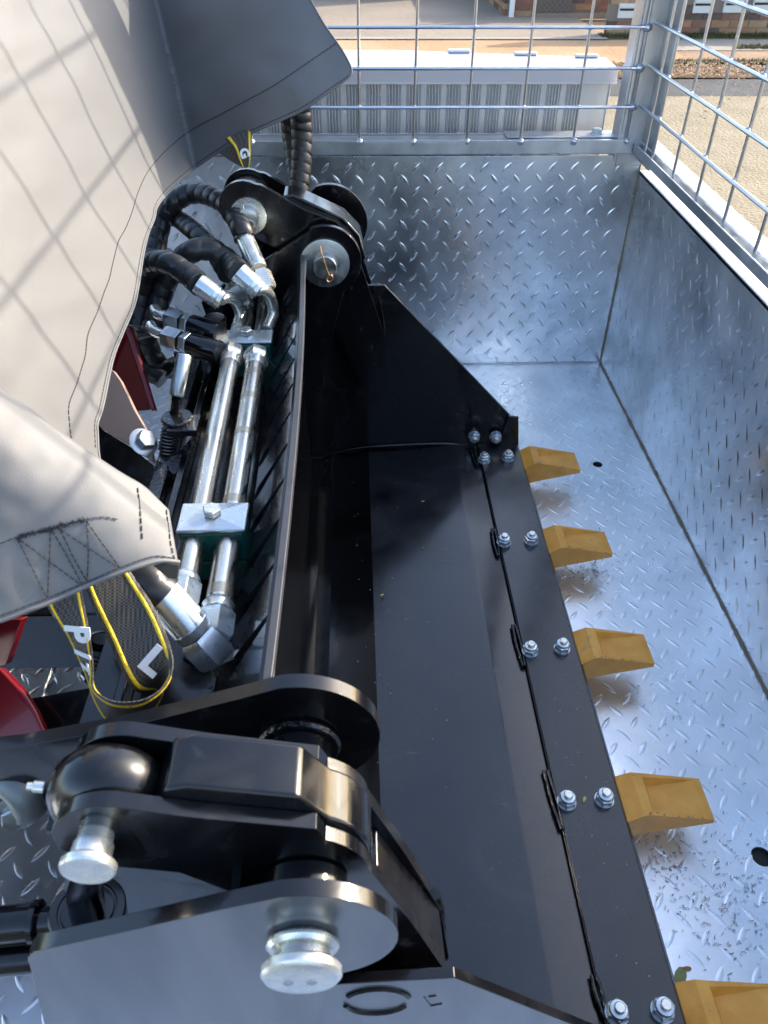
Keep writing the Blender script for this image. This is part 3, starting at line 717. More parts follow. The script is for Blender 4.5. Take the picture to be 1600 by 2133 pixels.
MB().tube([at(506, 428, 'y', 1.295), at(512, 452, 'y', 1.292), at(526, 462, 'y', 1.292)], .0014, 8).build('split_pin', ZINC, LD)
bead([at(790, 618, 'y', YB1 - .003), at(797, 660, 'y', YB1 - .004), at(802, 700, 'y', YB1 - .004)], .003)

# hitch frame: slotted guard, deck, rails
S0, S1 = Vector((-.0795, 0, .489)), Vector((-.148, 0, .372))
Vd = (S1 - S0).normalized(); Ln = (S1 - S0).length
Tn = Vector((Vd.z, 0, -Vd.x)) * -.0055
if Tn.x < 0: Tn = -Tn
def slot(y):
    r = .0120; a, b = .022, .104; out = []
    for i in range(7): t = math.pi * i / 6; out.append((y + r * math.cos(t), b + r * math.sin(t)))
    for i in range(7): t = math.pi + math.pi * i / 6; out.append((y + r * .35 * math.cos(t), a + r * .35 * math.sin(t)))
    return out
slots = [slot(.492 + .0692 * i) for i in range(12)]
# the guard plate, slightly curved at the far end like the lip
mbs = slab([(.352, .0), (1.296, 0), (1.296, Ln), (.352, Ln)], slots, S0, (0, 1, 0), Vd, Tn)
mbs.v = [(v[0] + bowf(0, (v[1] - YB0) / (YB1 - YB0))[0] * .9, v[1], v[2]) for v in mbs.v]
GUARD = mat('black_mirror_paint', (.022, .022, .024), .13, 0, coat=1.0, coatr=.04)
mbs.build('slotted_guard', GUARD, LD, ang=20)
MB().box(-.275, -.118, .352, 1.26, .352, .360).build('deck_plate', BLACK, LD, bevel=.001)
MB().box(-.274, -.254, .60, 1.15, .3605, .378).build('frame_rail', BUMPY, LD, bevel=.003)
MB().box(-.240, -.230, .45, 1.26, .3605, .384).build('frame_rib', BLACK, LD, bevel=.002)
MB().box(-.245, -.120, .3525, .362, .12, .3515).build('frame_front', BLACK, LD)
MB().box(-.245, -.12, .3625, 1.26, .12, .3515).build('frame_box', BLACK, LD)
for p_, r_ in (((395, 1455), .003), ((380, 1478), .003), ((437, 1430), .003)):
    q = at(*p_, 'z', .3602); MB().lathe(q, (0, 0, 1), [(0, r_), (.001, r_ * .8)], 10).build('paint_run', BLACK, LD)
bead([at(385, 1368, 'z', .362), at(400, 1376, 'z', .362), at(425, 1378, 'z', .362)], .003, parent=LD)
# pipes
def pipe(P, r, name='hydraulic_pipe', m=PIPE, n=24, parent=LD, sub=6):
    return MB().tube(catmull(P, sub) if len(P) > 2 else P, r, n).build(name, m, parent, ang=60)
ZP = .418
A0, A1 = at(388, 1205, 'z', ZP), at(479, 760, 'z', ZP)
B0, B1 = at(455, 1262, 'z', ZP), at(531, 765, 'z', ZP)
pipe([A0, A1], .0138); pipe([B0, B1], .0138)
def ext(a, b, d): return b + (b - a).normalized() * d
for (a, b, sgn) in ((A0, A1, 1), (B0, B1, 1)):
    d = (b - a).normalized()
    MB().tube([b - d * .002, b + d * .004, b + d * .010, b + d * .016], [.0142, .0155, .0150, .0165], 20).build('pipe_sleeve', ZINC, LD)
    MB().hex(b + d * .014, d, .030, .0195, .4).build('swivel_nut', ZINC, LD)
dA = (A0 - A1).normalized(); dB = (B0 - B1).normalized()
MB().tube([A0, A0 + dA * .006, A0 + dA * .010], [.0145, .0165, .0155], 20).build('pipe_sleeve', ZBLUE, LD)
MB().hex(A0 + dA * .010, dA, .034, .0195, .2).build('swivel_nut', ZBLUE, LD)
MB().tube([B0 - dB * .004, B0 + dB * .002, B0 + dB * .006, B0 + dB * .012], [.0142, .0170, .0158, .0172], 20).build('pipe_sleeve', ZINC, LD)
MB().hex(B0 + dB * .012, dB, .034, .0200, .2).build('swivel_nut', ZBLUE, LD)
# pipe 2 also carries painted bands of sunlight, built after the clamps
# clamps
def clamp(cpx, z, w, yl, ht=.0165, dx=.0):
    c = at(*cpx, 'z', z); ya = c.y
    cxm = (A0.lerp(A1, (ya - A0.y) / (A1.y - A0.y)).x + B0.lerp(B1, (ya - B0.y) / (B1.y - B0.y)).x) / 2 + dx
    k = MB().box(cxm - w / 2, cxm + w / 2, ya - yl / 2, ya + yl / 2, .392, ZP + ht).build('clamp_block', GREEN, LD, bevel=.004, seg=3)
    MB().box(cxm - w / 2, cxm + w / 2, ya - yl / 2, ya + yl / 2, .362, .3915).build('clamp_base', GREEN, LD, bevel=.003)
    t = MB(); h = ZP + ht + .0005; W2, L2 = w / 2 + .002, yl / 2 + .001
    t.add([(cxm - W2, ya - L2, h), (cxm + W2, ya - L2, h), (cxm + W2, ya + L2, h), (cxm - W2, ya + L2, h),
           (cxm - W2, ya - L2, h + .005), (cxm + W2, ya - L2, h + .005), (cxm + W2, ya + L2, h + .005), (cxm - W2, ya + L2, h + .005),
           (cxm - .006, ya - .005, h + .0085), (cxm + .006, ya - .005, h + .0085), (cxm + .006, ya + .005, h + .0085), (cxm - .006, ya + .005, h + .0085)],
          [(3, 2, 1, 0), (0, 1, 5, 4), (1, 2, 6, 5), (2, 3, 7, 6), (3, 0, 4, 7), (4, 5, 9, 8), (5, 6, 10, 9), (6, 7, 11, 10), (7, 4, 8, 11), (8, 9, 10, 11)])
    t.build('clamp_plate', ZBLUE, LD, ang=5, bevel=.002)
    MB().hex((cxm, ya, h + .0085), (0, 0, 1), .009, .0105, .25).build('clamp_bolt', ZINC, LD)
clamp((450, 1075), .44, .072, .046, dx=.003)
clamp((517, 706), .42, .078, .040, ht=.002)
# sunlight through the guard slots, painted as tan bands round pipe two
SUNBAND = mat('pipe_sunlight', (.46, .41, .32), .36, .95)
for k, t in enumerate((.03, .33, .62, .80, .94)):
    c = B0.lerp(B1, t); MB().tube([c - dB * .007, c + dB * .007], .01395, 24, cap=False).build('sunlight_band', SUNBAND, LD)

# hose with spiral wrap
def hose(P, r=.0165, pitch=.025, parent=LD, name='hose', m=HOSE, taper=None, n=20):
    Q = catmull(P, 14); L = [0]
    for i in range(1, len(Q)): L.append(L[-1] + (Q[i] - Q[i - 1]).length)
    N = int(L[-1] / .0018); pts = []; j = 0
    for i in range(N + 1):
        s = L[-1] * i / N
        while j < len(L) - 2 and L[j + 1] < s: j += 1
        pts.append(Q[j].lerp(Q[j + 1], (s - L[j]) / max(1e-9, L[j + 1] - L[j])))
    mb = MB(); m_ = len(pts)
    tang = [(pts[min(i + 1, m_ - 1)] - pts[max(i - 1, 0)]).normalized() for i in range(m_)]
    a = tang[0].orthogonal().normalized(); vs = []; jit = random.uniform(0, 9)
    for i in range(m_):
        a = (a - tang[i] * a.dot(tang[i])).normalized(); b = tang[i].cross(a); s = L[-1] * i / N
        for k in range(n):
            t = 2 * math.pi * k / n
            ph = (s / pitch + k / n + .25 * noise.noise(Vector((s * 14, jit, 0)))) % 1.0
            rr = r * (.90 + .11 * math.sin(math.pi * min(1, ph * .93 + .07)) ** .6 - (.05 if ph > .93 else 0))
            vs.append(pts[i] + (a * math.cos(t) + b * math.sin(t)) * rr)
    fs = [(i * n + k, i * n + (k + 1) % n, (i + 1) * n + (k + 1) % n, (i + 1) * n + k) for i in range(m_ - 1) for k in range(n)]
    mb.add(vs, fs); mb.f += [tuple(range(n)), tuple((m_ - 1) * n + k for k in range(n))]
    return mb.build(name, m, parent, ang=50)
def ferrule(a, b, r=.0165, m=ZBLUE, parent=LD):
    a, b = Vector(a), Vector(b); d = (b - a).normalized(); L = (b - a).length
    mb = MB(); c = 10; up = Vector((0, 0, 1)) if abs(d.z) < .9 else Vector((1, 0, 0)); u = d.cross(up).normalized(); v = d.cross(u)
    secs = [(0, r * .97), (L * .04, r), (L * .80, r), (L * .82, r * 1.03), (L * .97, r * .99), (L, r * .90)]
    for s, rr in secs:
        for k in range(30):
            t = 2 * math.pi * k / 30; g = (.94 if k % 3 == 0 and s < L * .81 else 1.0)
            mb.v.append(tuple(a + d * s + (u * math.cos(t) + v * math.sin(t)) * rr * g))
    for i in range(len(secs) - 1):
        for k in range(30): mb.f.append((i * 30 + k, i * 30 + (k + 1) % 30, (i + 1) * 30 + (k + 1) % 30, (i + 1) * 30 + k))
    mb.f += [tuple(range(29, -1, -1)), tuple((len(secs) - 1) * 30 + k for k in range(30))]
    return mb.build('ferrule', m, parent, ang=30)
# front pair
def elbow_set(nutpx, mid, eend, fend, hosepts, zs, r=.0165):
    z0, z1, z2, z3 = zs
    P = [at(*nutpx, 'z', z0), at(*mid[0], 'z', z0 + .012), at(*mid[1], 'z', (z0 + z1) / 2 + .012), at(*mid[2], 'z', z1), at(*eend, 'z', z1 + .002)]
    pipe(P, .0092, 'elbow_tube', ZINC)
    e = at(*eend, 'z', z1); f_ = at(*fend, 'z', z2)
    d = (f_ - e).normalized()
    MB().lathe(e - d * .004, d, [(0, .0125), (.002, .0165), (.008, .0165), (.010, .015)], 24).build('ferrule_collar', ZINC, LD)
    ferrule(f_, e + d * .006, r)
    hose([f_ + d * -.004] + [at(p[0], p[1], 'z', p[2]) for p in hosepts], r * 1.12)
elbow_set((490, 692), ((500, 655), (490, 628), (474, 619)), (459, 624), (412, 590), [(392, 572, .505), (350, 548, .515), (318, 548, .50), (300, 572, .47), (292, 620, .43), (286, 680, .39)], (.424, .480, .503, 0))
elbow_set((556, 686), ((569, 652), (562, 617), (548, 603)), (537, 604), (496, 566), [(478, 545, .50), (440, 520, .515), (405, 522, .515), (380, 538, .50), (355, 570, .47), (335, 620, .43), (315, 690, .39)], (.424, .486, .512, 0))
# rear hose with straight fitting
e0, e1 = at(538, 560, 'z', .50), at(510, 497, 'z', .53)
ferrule(e1, e0, .0150, ZINC)
MB().hex(at(541, 566, 'z', .497), (at(552, 596, 'z', .48) - at(541, 566, 'z', .497)), .032, .0175, .2).build('swivel_nut', ZINC, LD)
pipe([at(551, 594, 'z', .475), at(553, 612, 'z', .44), at(550, 640, 'z', .405), at(540, 720, 'z', .395)], .0120)
hose([e1, at(500, 470, 'z', .545), at(480, 435, 'z', .555), at(445, 410, 'z', .56), at(405, 402, 'z', .555), at(365, 420, 'z', .54), at(335, 470, 'z', .50), at(318, 560, 'z', .45)], .0180, .024)
hose([at(474, 570, 'z', .485), at(440, 515, 'z', .50), at(400, 478, 'z', .51), at(360, 452, 'z', .50), at(325, 470, 'z', .47), at(312, 540, 'z', .43), at(306, 620, 'z', .38)], .0165)
MB().hex(at(484, 590, 'z', .455), at(503, 618, 'z', .43) - at(484, 590, 'z', .455), .028, .0185, .3).build('swivel_nut', DULLZ, LD)
MB().lathe(at(470, 566, 'z', .478), at(484, 590, 'z', .455) - at(470, 566, 'z', .478), [(0, .010), (.002, .013), (.006, .013), (.03, .010)], 20).build('hose_tail', ZINC, LD)
MB().hex(at(505, 622, 'z', .415), at(512, 650, 'z', .40) - at(505, 622, 'z', .415), .022, .0195, .1).build('swivel_nut', DULLZ, LD)
pipe([at(510, 640, 'z', .405), at(515, 665, 'z', .40), at(505, 700, 'z', .40), at(500, 730, 'z', .40)], .012)
# dark hoses hanging behind the cover edge
hose([at(300, 545, 'z', .46), at(296, 620, 'z', .40), at(300, 680, 'z', .34), at(318, 740, 'z', .28), at(345, 768, 'z', .25), at(385, 755, 'z', .24)], .0195)
hose([at(340, 575, 'z', .43), at(310, 650, 'z', .36), at(290, 720, 'z', .30), at(300, 762, 'z', .26), at(340, 790, 'z', .24)], .0195)
hose([at(318, 500, 'z', .48), at(308, 560, 'z', .42), at(290, 640, 'z', .36), at(280, 700, 'z', .31)], .021)
hose([at(345, 520, 'z', .44), at(325, 600, 'z', .37), at(305, 660, 'z', .32)], .019)
MB().tube(catmull([at(318, 655, 'z', .40), at(326, 672, 'z', .40), at(318, 692, 'z', .39), at(290, 704, 'z', .37)], 6), .0045, 10).build('hose_tie', mat('black_rubber', (.015, .015, .015), .35), LD)
# twin hoses at the far end, coming down from under the cover
CV_Y = 1.30
hose([at(598, 215, 'y', 1.50), at(604, 280, 'y', 1.50), at(612, 340, 'y', 1.47), at(618, 400, 'y', 1.44)], .0145, .016)
hose([at(622, 205, 'y', 1.47), at(628, 270, 'y', 1.47), at(628, 330, 'y', 1.45), at(622, 400, 'y', 1.42)], .0185, .017)
# two hex unions with black sleeves
for (a, b, c, d, e, f_) in (((330, 655), (352, 658), (352, 662), (388, 671), (440, 690), .435), ((322, 690), (345, 700), (345, 702), (378, 712), (436, 728), .43)):
    z = f_; A_, B_, C_, D_, E_ = [at(*q, 'z', z) for q in (a, b, c, d, e)]
    pipe([at(a[0] - 8, a[1] - 12, 'z', z), A_, B_], .0085, 'elbow_tube', ZINC, sub=5)
    u = (E_ - C_).normalized()
    MB().hex(C_, u, .030, .0185, .3).build('swivel_nut', DULLZ, LD)
    MB().hex(C_ + u * .034, u, .014, .0165, .1).build('lock_nut', DULLZ, LD)
    MB().lathe(C_ + u * .049, u, [(0, .015), (.002, .0175), (.055, .0175), (.058, .016)], 26).build('port_sleeve', BLACK, LD)
MB().lathe(at(446, 665, 'z', .425), (0, 0, 1), [(-.10, .02), (.0, .02), (.004, .017)], 24).build('port_block', BLACK, LD)
MB().lathe(at(458, 712, 'z', .41), (0, 0, 1), [(-.10, .019), (.012, .019), (.014, .012)], 24).build('port_block', BLACK, LD)
hose([at(372, 748, 'z', .27), at(392, 736, 'z', .28), at(404, 742, 'z', .26), at(420, 772, 'z', .18)], .016)
# spring loaded lock pin
kp0, kp1 = at(384, 738, 'z', .50), at(367, 826, 'z', .455)
MB().tube([kp0, kp0.lerp(kp1, .04), kp0.lerp(kp1, .96), kp1], [.0085, .0098, .0098, .0085], 24).build('pin_handle', DULLZ, LD)
MB().tube([at(368, 822, 'z', .452), at(364, 862, 'z', .42)], .0075, 16).build('pin_shaft', BLACK, LD)
q = at(368, 868, 'z', .422)
MB().lathe(q - Vector((0, 0, .012)), (0, 0, 1), [(0, .022), (.011, .022), (.013, .020)], 30).box(q.x - .01, q.x + .030, q.y - .028, q.y + .012, q.z - .014, q.z - .004).build('pin_collar', BUMPY, LD, bevel=.002)
def spring(a, b, R, r, turns, name='coil_spring', m=BLACK):
    a, b = Vector(a), Vector(b); d = (b - a); u = d.orthogonal().normalized(); v = d.normalized().cross(u)
    pts = [a + d * (i / (turns * 14)) + (u * math.cos(i / 14 * 6.2832) + v * math.sin(i / 14 * 6.2832)) * R for i in range(int(turns * 14) + 1)]
    return MB().tube(pts, r, 7).build(name, m, LD, ang=70)
spring(at(357, 888, 'z', .408), at(347, 944, 'z', .375), .0112, .0019, 8, m=mat('spring_steel', (.12, .12, .12), .25, .8))
MB().tube([at(357, 888, 'z', .408), at(347, 945, 'z', .37)], .006, 12).build('spring_shaft', BLACK, LD)
pg = [at(330, 960, 'z', .38), at(345, 962, 'z', .38), at(378, 935, 'z', .385), at(402, 905, 'z', .39), at(392, 960, 'z', .38), at(362, 990, 'z', .372)]
def poly(name, P, t, m, parent, bevel=.001, **k):
    P = [Vector(p) for p in P]; n = (P[1] - P[0]).cross(P[2] - P[0])
    for i in range(len(P)): n += (P[i] - P[0]).cross(P[(i + 1) % len(P)] - P[0])
    n = n.normalized()
    if n.dot(CAM - P[0]) < 0: n = -n
    mb = MB(); L = len(P); mb.v = [tuple(p) for p in P] + [tuple(p - n * t) for p in P]
    mb.f = [tuple(range(L)), tuple(range(2 * L - 1, L - 1, -1))] + [(i, (i + 1) % L, L + (i + 1) % L, L + i) for i in range(L)]
    return mb.build(name, m, parent, bevel=bevel, **k)
poly('spring_guard', pg, .006, BUMPY, LD)
# red and tan brackets
def pz(L, z, m=None): return [at(a, b, 'z', z) for a, b in L]
poly('red_bracket', [at(245, 700, 'z', .40), at(268, 680, 'z', .41), at(292, 768, 'z', .37), at(318, 853, 'z', .33), at(285, 856, 'z', .32), at(225, 800, 'z', .33)], .012, RED, LD)
poly('red_flange', [at(268, 678, 'z', .415), at(273, 690, 'z', .405), at(322, 850, 'z', .335), at(316, 856, 'z', .330), at(262, 690, 'z', .405)], .006, RED, LD)
poly('tan_bracket', [at(180, 740, 'z', .44), at(236, 772, 'z', .43), at(251, 793, 'z', .42), at(281, 855, 'z', .40), at(311, 907, 'z', .385), at(318, 962, 'z', .365), at(274, 930, 'z', .37), at(217, 897, 'z', .375), at(170, 850, 'z', .385)], .008, BROWN, LD, label='tan painted bracket plate')
q = at(298, 922, 'z', .395); ax_ = Vector((.62, -.35, .70)).normalized()
MB().lathe(q, ax_, [(0, .0195), (.002, .0200), (.0035, .016), (.004, .013)], 30).hex(q + ax_ * .0035, ax_, .013, .0135, .5).build('flange_bolt', DULLZ, LD)
q = at(333, 925, 'z', .375); MB().tube([q, q + Vector((.012, 0, 0))], .008, 6).build('lock_washer', ZBLUE, LD)
poly('black_bracket', [at(190, 868, 'z', .36), at(217, 897, 'z', .362), at(274, 932, 'z', .36), at(318, 968, 'z', .35), at(326, 1000, 'z', .34), at(312, 1035, 'z', .33), at(200, 1010, 'z', .33)], .01, BLACK, LD)
MB().box(-.62, -.276, .66, .98, .20, .30).build('chassis', BLACK, LD, bevel=.003)
MB().box(-1.05, -.58, .80, 1.42, .30, .78).build('engine_housing', BLACK, LD, bevel=.02)
MB().box(-.80, -.42, .46, .79, .32, .62).build('control_panel', BLACK, LD, bevel=.02)
c = at(228, 975, 'z', .335); MB().lathe(c, (0, 0, 1), [(0, .028), (.002, .028), (.003, .02), (.0035, .012)], 30).build('brass_bush', BRASS, LD)
poly('red_panel', [at(-60, 1290, 'z', .34), at(45, 1290, 'z', .36), at(12, 1385, 'z', .30), at(-60, 1400, 'z', .28)], .01, RED, LD)
poly('red_panel', [at(-60, 1385, 'z', .35), at(2, 1390, 'z', .35), at(48, 1440, 'z', .34), at(72, 1478, 'z', .335), at(95, 1530, 'z', .33), at(-60, 1556, 'z', .30)], .012, RED, LD, bevel=.004)
poly('black_panel', [at(60, 1455, 'z', .30), at(200, 1430, 'z', .30), at(300, 1500, 'z', .30), at(240, 1560, 'z', .28), at(40, 1560, 'z', .28)], .01, BLACK, LD)
# grey shackle with bolt at far left
q = at(38, 1690, 'y', .335)
MB().tube(catmull([at(-40, 1610, 'y', .36), at(5, 1620, 'y', .35), at(45, 1650, 'y', .34), at(62, 1690, 'y', .335)], 6), [.013] * 18 + [.014], 16).build('shackle', mat('grey_cast_metal', (.16, .18, .18), .5, .6), LD)
MB().lathe(q, (.1, -.9, .35), [(-.006, .0125), (0, .0155), (.002, .0155)], 26).hex(q + Vector((.0, -.002, .001)), (.1, -.9, .35), .010, .0105, .4).build('shackle_bolt', DULLZ, LD)
# black spring behind the strap
spring(at(212, 1335, 'z', .36), at(205, 1405, 'z', .31), .0150, .0028, 8); MB().tube([at(212, 1330, 'z', .36), at(205, 1420, 'z', .30)], .010, 14).build('spring_shaft', BLACK, LD)
# big hose at the front with its large fitting
fe0, fe1 = at(330, 1232, 'z', .47), at(408, 1318, 'z', .425)
hose([at(200, 1130, 'z', .45), at(262, 1180, 'z', .475), at(300, 1208, 'z', .48), fe0 + (fe1 - fe0).normalized() * .006], .0215, .030)
ferrule(fe0, fe1, .0195)
dd = (fe1 - fe0).normalized()
MB().hex(fe1 + dd * .001, dd, .034, .0225, .3).build('swivel_nut', ZBLUE, LD)
ce = at(447, 1350, 'z', .400)
mb = MB().tube([fe1 + dd * .034, fe1 + dd * .052, ce], [.0155, .0165, .0165], 8).tube([ce + Vector((0, -.003, 0)), B0 + dB * .046], [.0150, .0135], 8)
mb.build('elbow_fitting', ZINC, LD, ang=25, bevel=.001)

# ------------------------------------------------------------------ cover (three sheets of vinyl)
def pl(n, p): n = Vector(n).normalized(); return (n, n.dot(Vector(p)))
def tplane(px, py, P): r = ray(px, py); return (P[1] - P[0].dot(CAM)) / P[0].dot(r)
def smin(a, b, k): h = max(k - abs(a - b), 0) / k; return min(a, b) - h * h * k / 4
def smax(a, b, k): return -smin(-a, -b, k)
PA = pl((.962, 0, .273), (-.28, 1.15, .62))
def onA(px, py): return CAM + ray(px, py) * tplane(px, py, PA)
def pl3(a, b, c):
    n = (b - a).cross(c - a).normalized()
    if n.dot(CAM - a) < 0: n = -n
    return (n, n.dot(a))
PB = pl3(onA(402, 345), at(700, 150, 'y', 1.275), onA(322, 0))
def wr(px, py, sc_, sd): return noise.noise(Vector((px * sc_, py * sc_, sd)))
def covmain(px, py):
    a = tplane(px, py, PA); b = tplane(px, py, PB)
    t = smin(a, b, a * .014)
    fx = max(0, (px - 500) / 200.0)
    t += t * .040 * fx * fx                       # right edge rolls away
    t *= 1 + .010 * wr(px, py, .0045, 1.0) + .005 * wr(px * .7 + py, py - px, .008, 5.0) + .0016 * wr(px, py, .02, 9)
    return CAM + ray(px, py) * t
R0, R1 = at(0, 925, 'z', .66), at(345, 1158, 'z', .55)
PE = pl3(R0, R1, at(0, 1290, 'z', .535)); PD = pl3(R0, R1, at(205, 945, 'z', .615))
def covflap(px, py):
    d = tplane(px, py, PD); e = tplane(px, py, PE)
    t = smax(d, e, .05 * d) if True else 0
    # distance from the fold silhouette: roll away
    s = ((px - 0) * (1095 - 812) - (py - 812) * 360) / 458.0   # signed distance below/left of the silhouette chord
    dist = max(0.0, min(1.0, 1 - (-s) / 26.0))
    t *= 1 + .02 * dist ** 3 + .007 * wr(px, py, .006, 2.0) + .0015 * wr(px, py, .02, 4)
    return CAM + ray(px, py) * t
def sheetgrid(hem, outer, fn, nt_, name, m, parent, thick=.0012):
    n = len(hem); vs = []; fs = []
    for j in range(nt_ + 1):
        t = j / nt_; t = t ** 1.2
        for i in range(n):
            x = hem[i][0] + (outer[i][0] - hem[i][0]) * t; y = hem[i][1] + (outer[i][1] - hem[i][1]) * t
            vs.append(fn(x, y))
    for j in range(nt_):
        for i in range(n - 1): fs.append((j * n + i, j * n + i + 1, (j + 1) * n + i + 1, (j + 1) * n + i))
    o = MB().add(vs, fs).build(name, m, parent, ang=180)
    s = o.modifiers.new('thickness', 'SOLIDIFY'); s.thickness = thick; s.offset = -1 if True else 1
    return o
def dens(P, n): return [(v.x, v.y) for v in catmull([Vector((a, b, 0)) for a, b in P], n)]
CV = thing('machine_cover', (-.4, .9, .3), 'pale grey vinyl cover with stitched hems draped over the loader', 'cover')
hem1 = dens([(215, 985), (206, 950), (204, 915), (203, 882), (214, 850), (224, 800), (238, 740), (262, 680), (279, 640), (288, 600), (295, 555), (305, 500), (322, 455), (328, 430), (350, 402), (395, 360), (440, 328), (500, 290), (560, 262), (605, 242), (640, 225), (690, 188), (722, 165), (733, 148), (722, 120), (700, 85), (672, 45), (645, -5), (610, -80), (590, -140)], 8)
N1 = len(hem1)
out1 = []
for i in range(N1):
    u = i / (N1 - 1)
    if u < .35: out1.append((-420, 1050 - 900 * (u / .35)))
    elif u < .75: out1.append((-420 + 600 * (u - .35) / .4, 150 - 420 * (u - .35) / .4))
    else: out1.append((180 + 395 * (u - .75) / .25, -270 + 125 * (u - .75) / .25))
sheetgrid(hem1, out1, covmain, 120, 'main_panel', VINYL, CV)
# flap that folds over the near end
hemF = dens([(-260, 1372), (-120, 1332), (0, 1293), (60, 1270), (100, 1256), (175, 1222), (240, 1196), (300, 1176), (335, 1168), (371, 1171)], 8)
topF = dens([(-260, 640), (-120, 720), (0, 806), (70, 855), (130, 900), (206, 953), (255, 985), (300, 1012), (335, 1045), (352, 1062)], 8)
NF = len(hemF)
sheetgrid(hemF, topF, covflap, 60, 'end_flap', VINYL, CV)
# small right end of the flap closing the corner
edge = dens([(352, 1062), (355, 1085), (358, 1120), (363, 1150), (371, 1171)], 6)
# rolled hem cords
def surfline(fn, P, off=.0008, n=8):
    out = []
    for (x, y) in dens(P, n):
        p = fn(x, y); out.append(p + (CAM - p).normalized() * off)
    return out
HEMM = VINYL
MB().tube(surfline(covmain, [(hem1[i][0], hem1[i][1]) for i in range(0, N1, 6)], .0002, 5), .0013, 8).build('hem_piping', HEMM, CV, ang=80)
MB().tube(surfline(covflap, [(hemF[i][0], hemF[i][1]) for i in range(0, NF, 6)] + [(371, 1171)], .0002, 5), .0022, 8).build('hem_piping', HEMM, CV, ang=80)
# stitches
def stitches(fn, P, mb, dash=.0050, gap=.0016, r=.00042, n=10, off=.0012):
    Q = surfline(fn, P, off, n); L = [0]
    for i in range(1, len(Q)): L.append(L[-1] + (Q[i] - Q[i - 1]).length)
    def pt(s):
        for i in range(1, len(L)):
            if L[i] >= s: return Q[i - 1].lerp(Q[i], (s - L[i - 1]) / max(1e-9, L[i] - L[i - 1]))
        return Q[-1]
    s = 0
    while s < L[-1]:
        mb.tube([pt(s), pt(min(L[-1], s + dash))], r, 4); s += dash + gap
mb = MB()
stitches(covmain, [(700, 90), (635, 134), (570, 178), (515, 208), (461, 237), (420, 258), (385, 280), (345, 314), (309, 356), (288, 400), (275, 442), (262, 475), (247, 503), (236, 545), (228, 580), (216, 612), (203, 650), (184, 695), (178, 740), (171, 764), (160, 800), (144, 843), (145, 880), (149, 915)], mb, r=.00055)
stitches(covmain, [(726, 158), (690, 182), (640, 217), (605, 235), (560, 255), (498, 283), (440, 320), (395, 352), (345, 396), (323, 428), (317, 455), (300, 500), (289, 555), (282, 600), (273, 640), (256, 680), (232, 740), (218, 800), (208, 848), (198, 880), (199, 935)], mb, dash=.004, r=.00045)
mb.build('seam_stitching', THREAD, CV, kind='stuff')
mb = MB()
F_ = covflap
stitches(F_, [(287, 1016), (291, 1050), (297, 1122)], mb, r=.0006)
stitches(F_, [(347, 1062), (352, 1100), (356, 1130), (364, 1164)], mb, r=.0005)
for P in ([(0, 1133), (35, 1120), (105, 1103), (175, 1083), (215, 1077), (245, 1082)], [(0, 1284), (60, 1261), (98, 1247), (180, 1213), (250, 1183), (300, 1164), (330, 1158), (362, 1163)],
          [(36, 1122), (68, 1186), (98, 1247)], [(105, 1105), (102, 1180), (99, 1245)], [(40, 1124), (108, 1174), (168, 1218)], [(108, 1105), (140, 1160), (170, 1216)], [(125, 1103), (152, 1160), (182, 1213)], [(181, 1086), (184, 1150), (181, 1212)], [(125, 1103), (185, 1143), (248, 1183)], [(181, 1086), (215, 1135), (249, 1182)]):
    stitches(F_, P, mb, dash=.0042, gap=.0012, r=.00055)
for i in range(240):   # fuzzy thread tufts along the reinforced bar
    t = random.random(); x = 38 + 137 * t; y = 1119 - 36 * t + random.gauss(0, 1.3)
    if random.random() < .3: x, y = random.gauss(random.choice((40, 103, 125, 172)), 4), 0; y = 1119 - 36 * (x - 38) / 137 + random.gauss(0, 2.4)
    p = covflap(x, y); p = p + (CAM - p).normalized() * .0012
    d = Vector((random.gauss(0, 1), random.gauss(0, 1), random.gauss(0, 1))).normalized() * .0022
    mb.tube([p - d, p + d], .0002, 3)
mb.build('seam_stitching', THREAD, CV, kind='stuff')
poly('zip_end', [at(318, 1178, 'z', .537), at(345, 1172, 'z', .54), at(373, 1176, 'z', .54), at(369, 1206, 'z', .53), at(350, 1205, 'z', .53)], .003, mat('brown_zip_tape', (.05, .04, .03), .9), CV)

# ------------------------------------------------------------------ ratchet straps
def ribbon(secs, parent, stripes=(.11, .89), sw=.05, n=7, thick=.0016):
    A = catmull([s[0] for s in secs], n); B = catmull([s[1] for s in secs], n); m_ = len(A)
    vs = []; fs = []; K = 6
    for i in range(m_):
        for k in range(K + 1): vs.append(A[i].lerp(B[i], k / K))
    for i in range(m_ - 1):
        for k in range(K): fs.append((i * (K + 1) + k, i * (K + 1) + k + 1, (i + 1) * (K + 1) + k + 1, (i + 1) * (K + 1) + k))
    o = MB().add(vs, fs).build('webbing', WEB, parent, ang=180); s = o.modifiers.new('thickness', 'SOLIDIFY'); s.thickness = thick; s.offset = 0
    for st in stripes:
        mb = MB()
        def ln(i, q):
            p = A[i].lerp(B[i], q); return p
        pts = []
        up = []
        vs = []; fs = []
        for i in range(m_):
            j0, j1 = max(i - 1, 0), min(i + 1, m_ - 1)
            nn = (A[j1] - A[j0] + B[j1] - B[j0]).cross(B[i] - A[i]).normalized() * (thick * .5 + .0007)
            a, b = A[i].lerp(B[i], st - sw / 2), A[i].lerp(B[i], st + sw / 2)
            vs += [a + nn * .7, a.lerp(b, .5) + nn * 1.2, b + nn * .7, b - nn * .7, a.lerp(b, .5) - nn * 1.2, a - nn * .7]
        for i in range(m_ - 1):
            for k in range(6): fs.append((i * 6 + k, i * 6 + (k + 1) % 6, i * 6 + 6 + (k + 1) % 6, i * 6 + 6 + k))
        MB().add(vs, fs).build('edge_stripe', YEL, parent, ang=80)
    return A, B
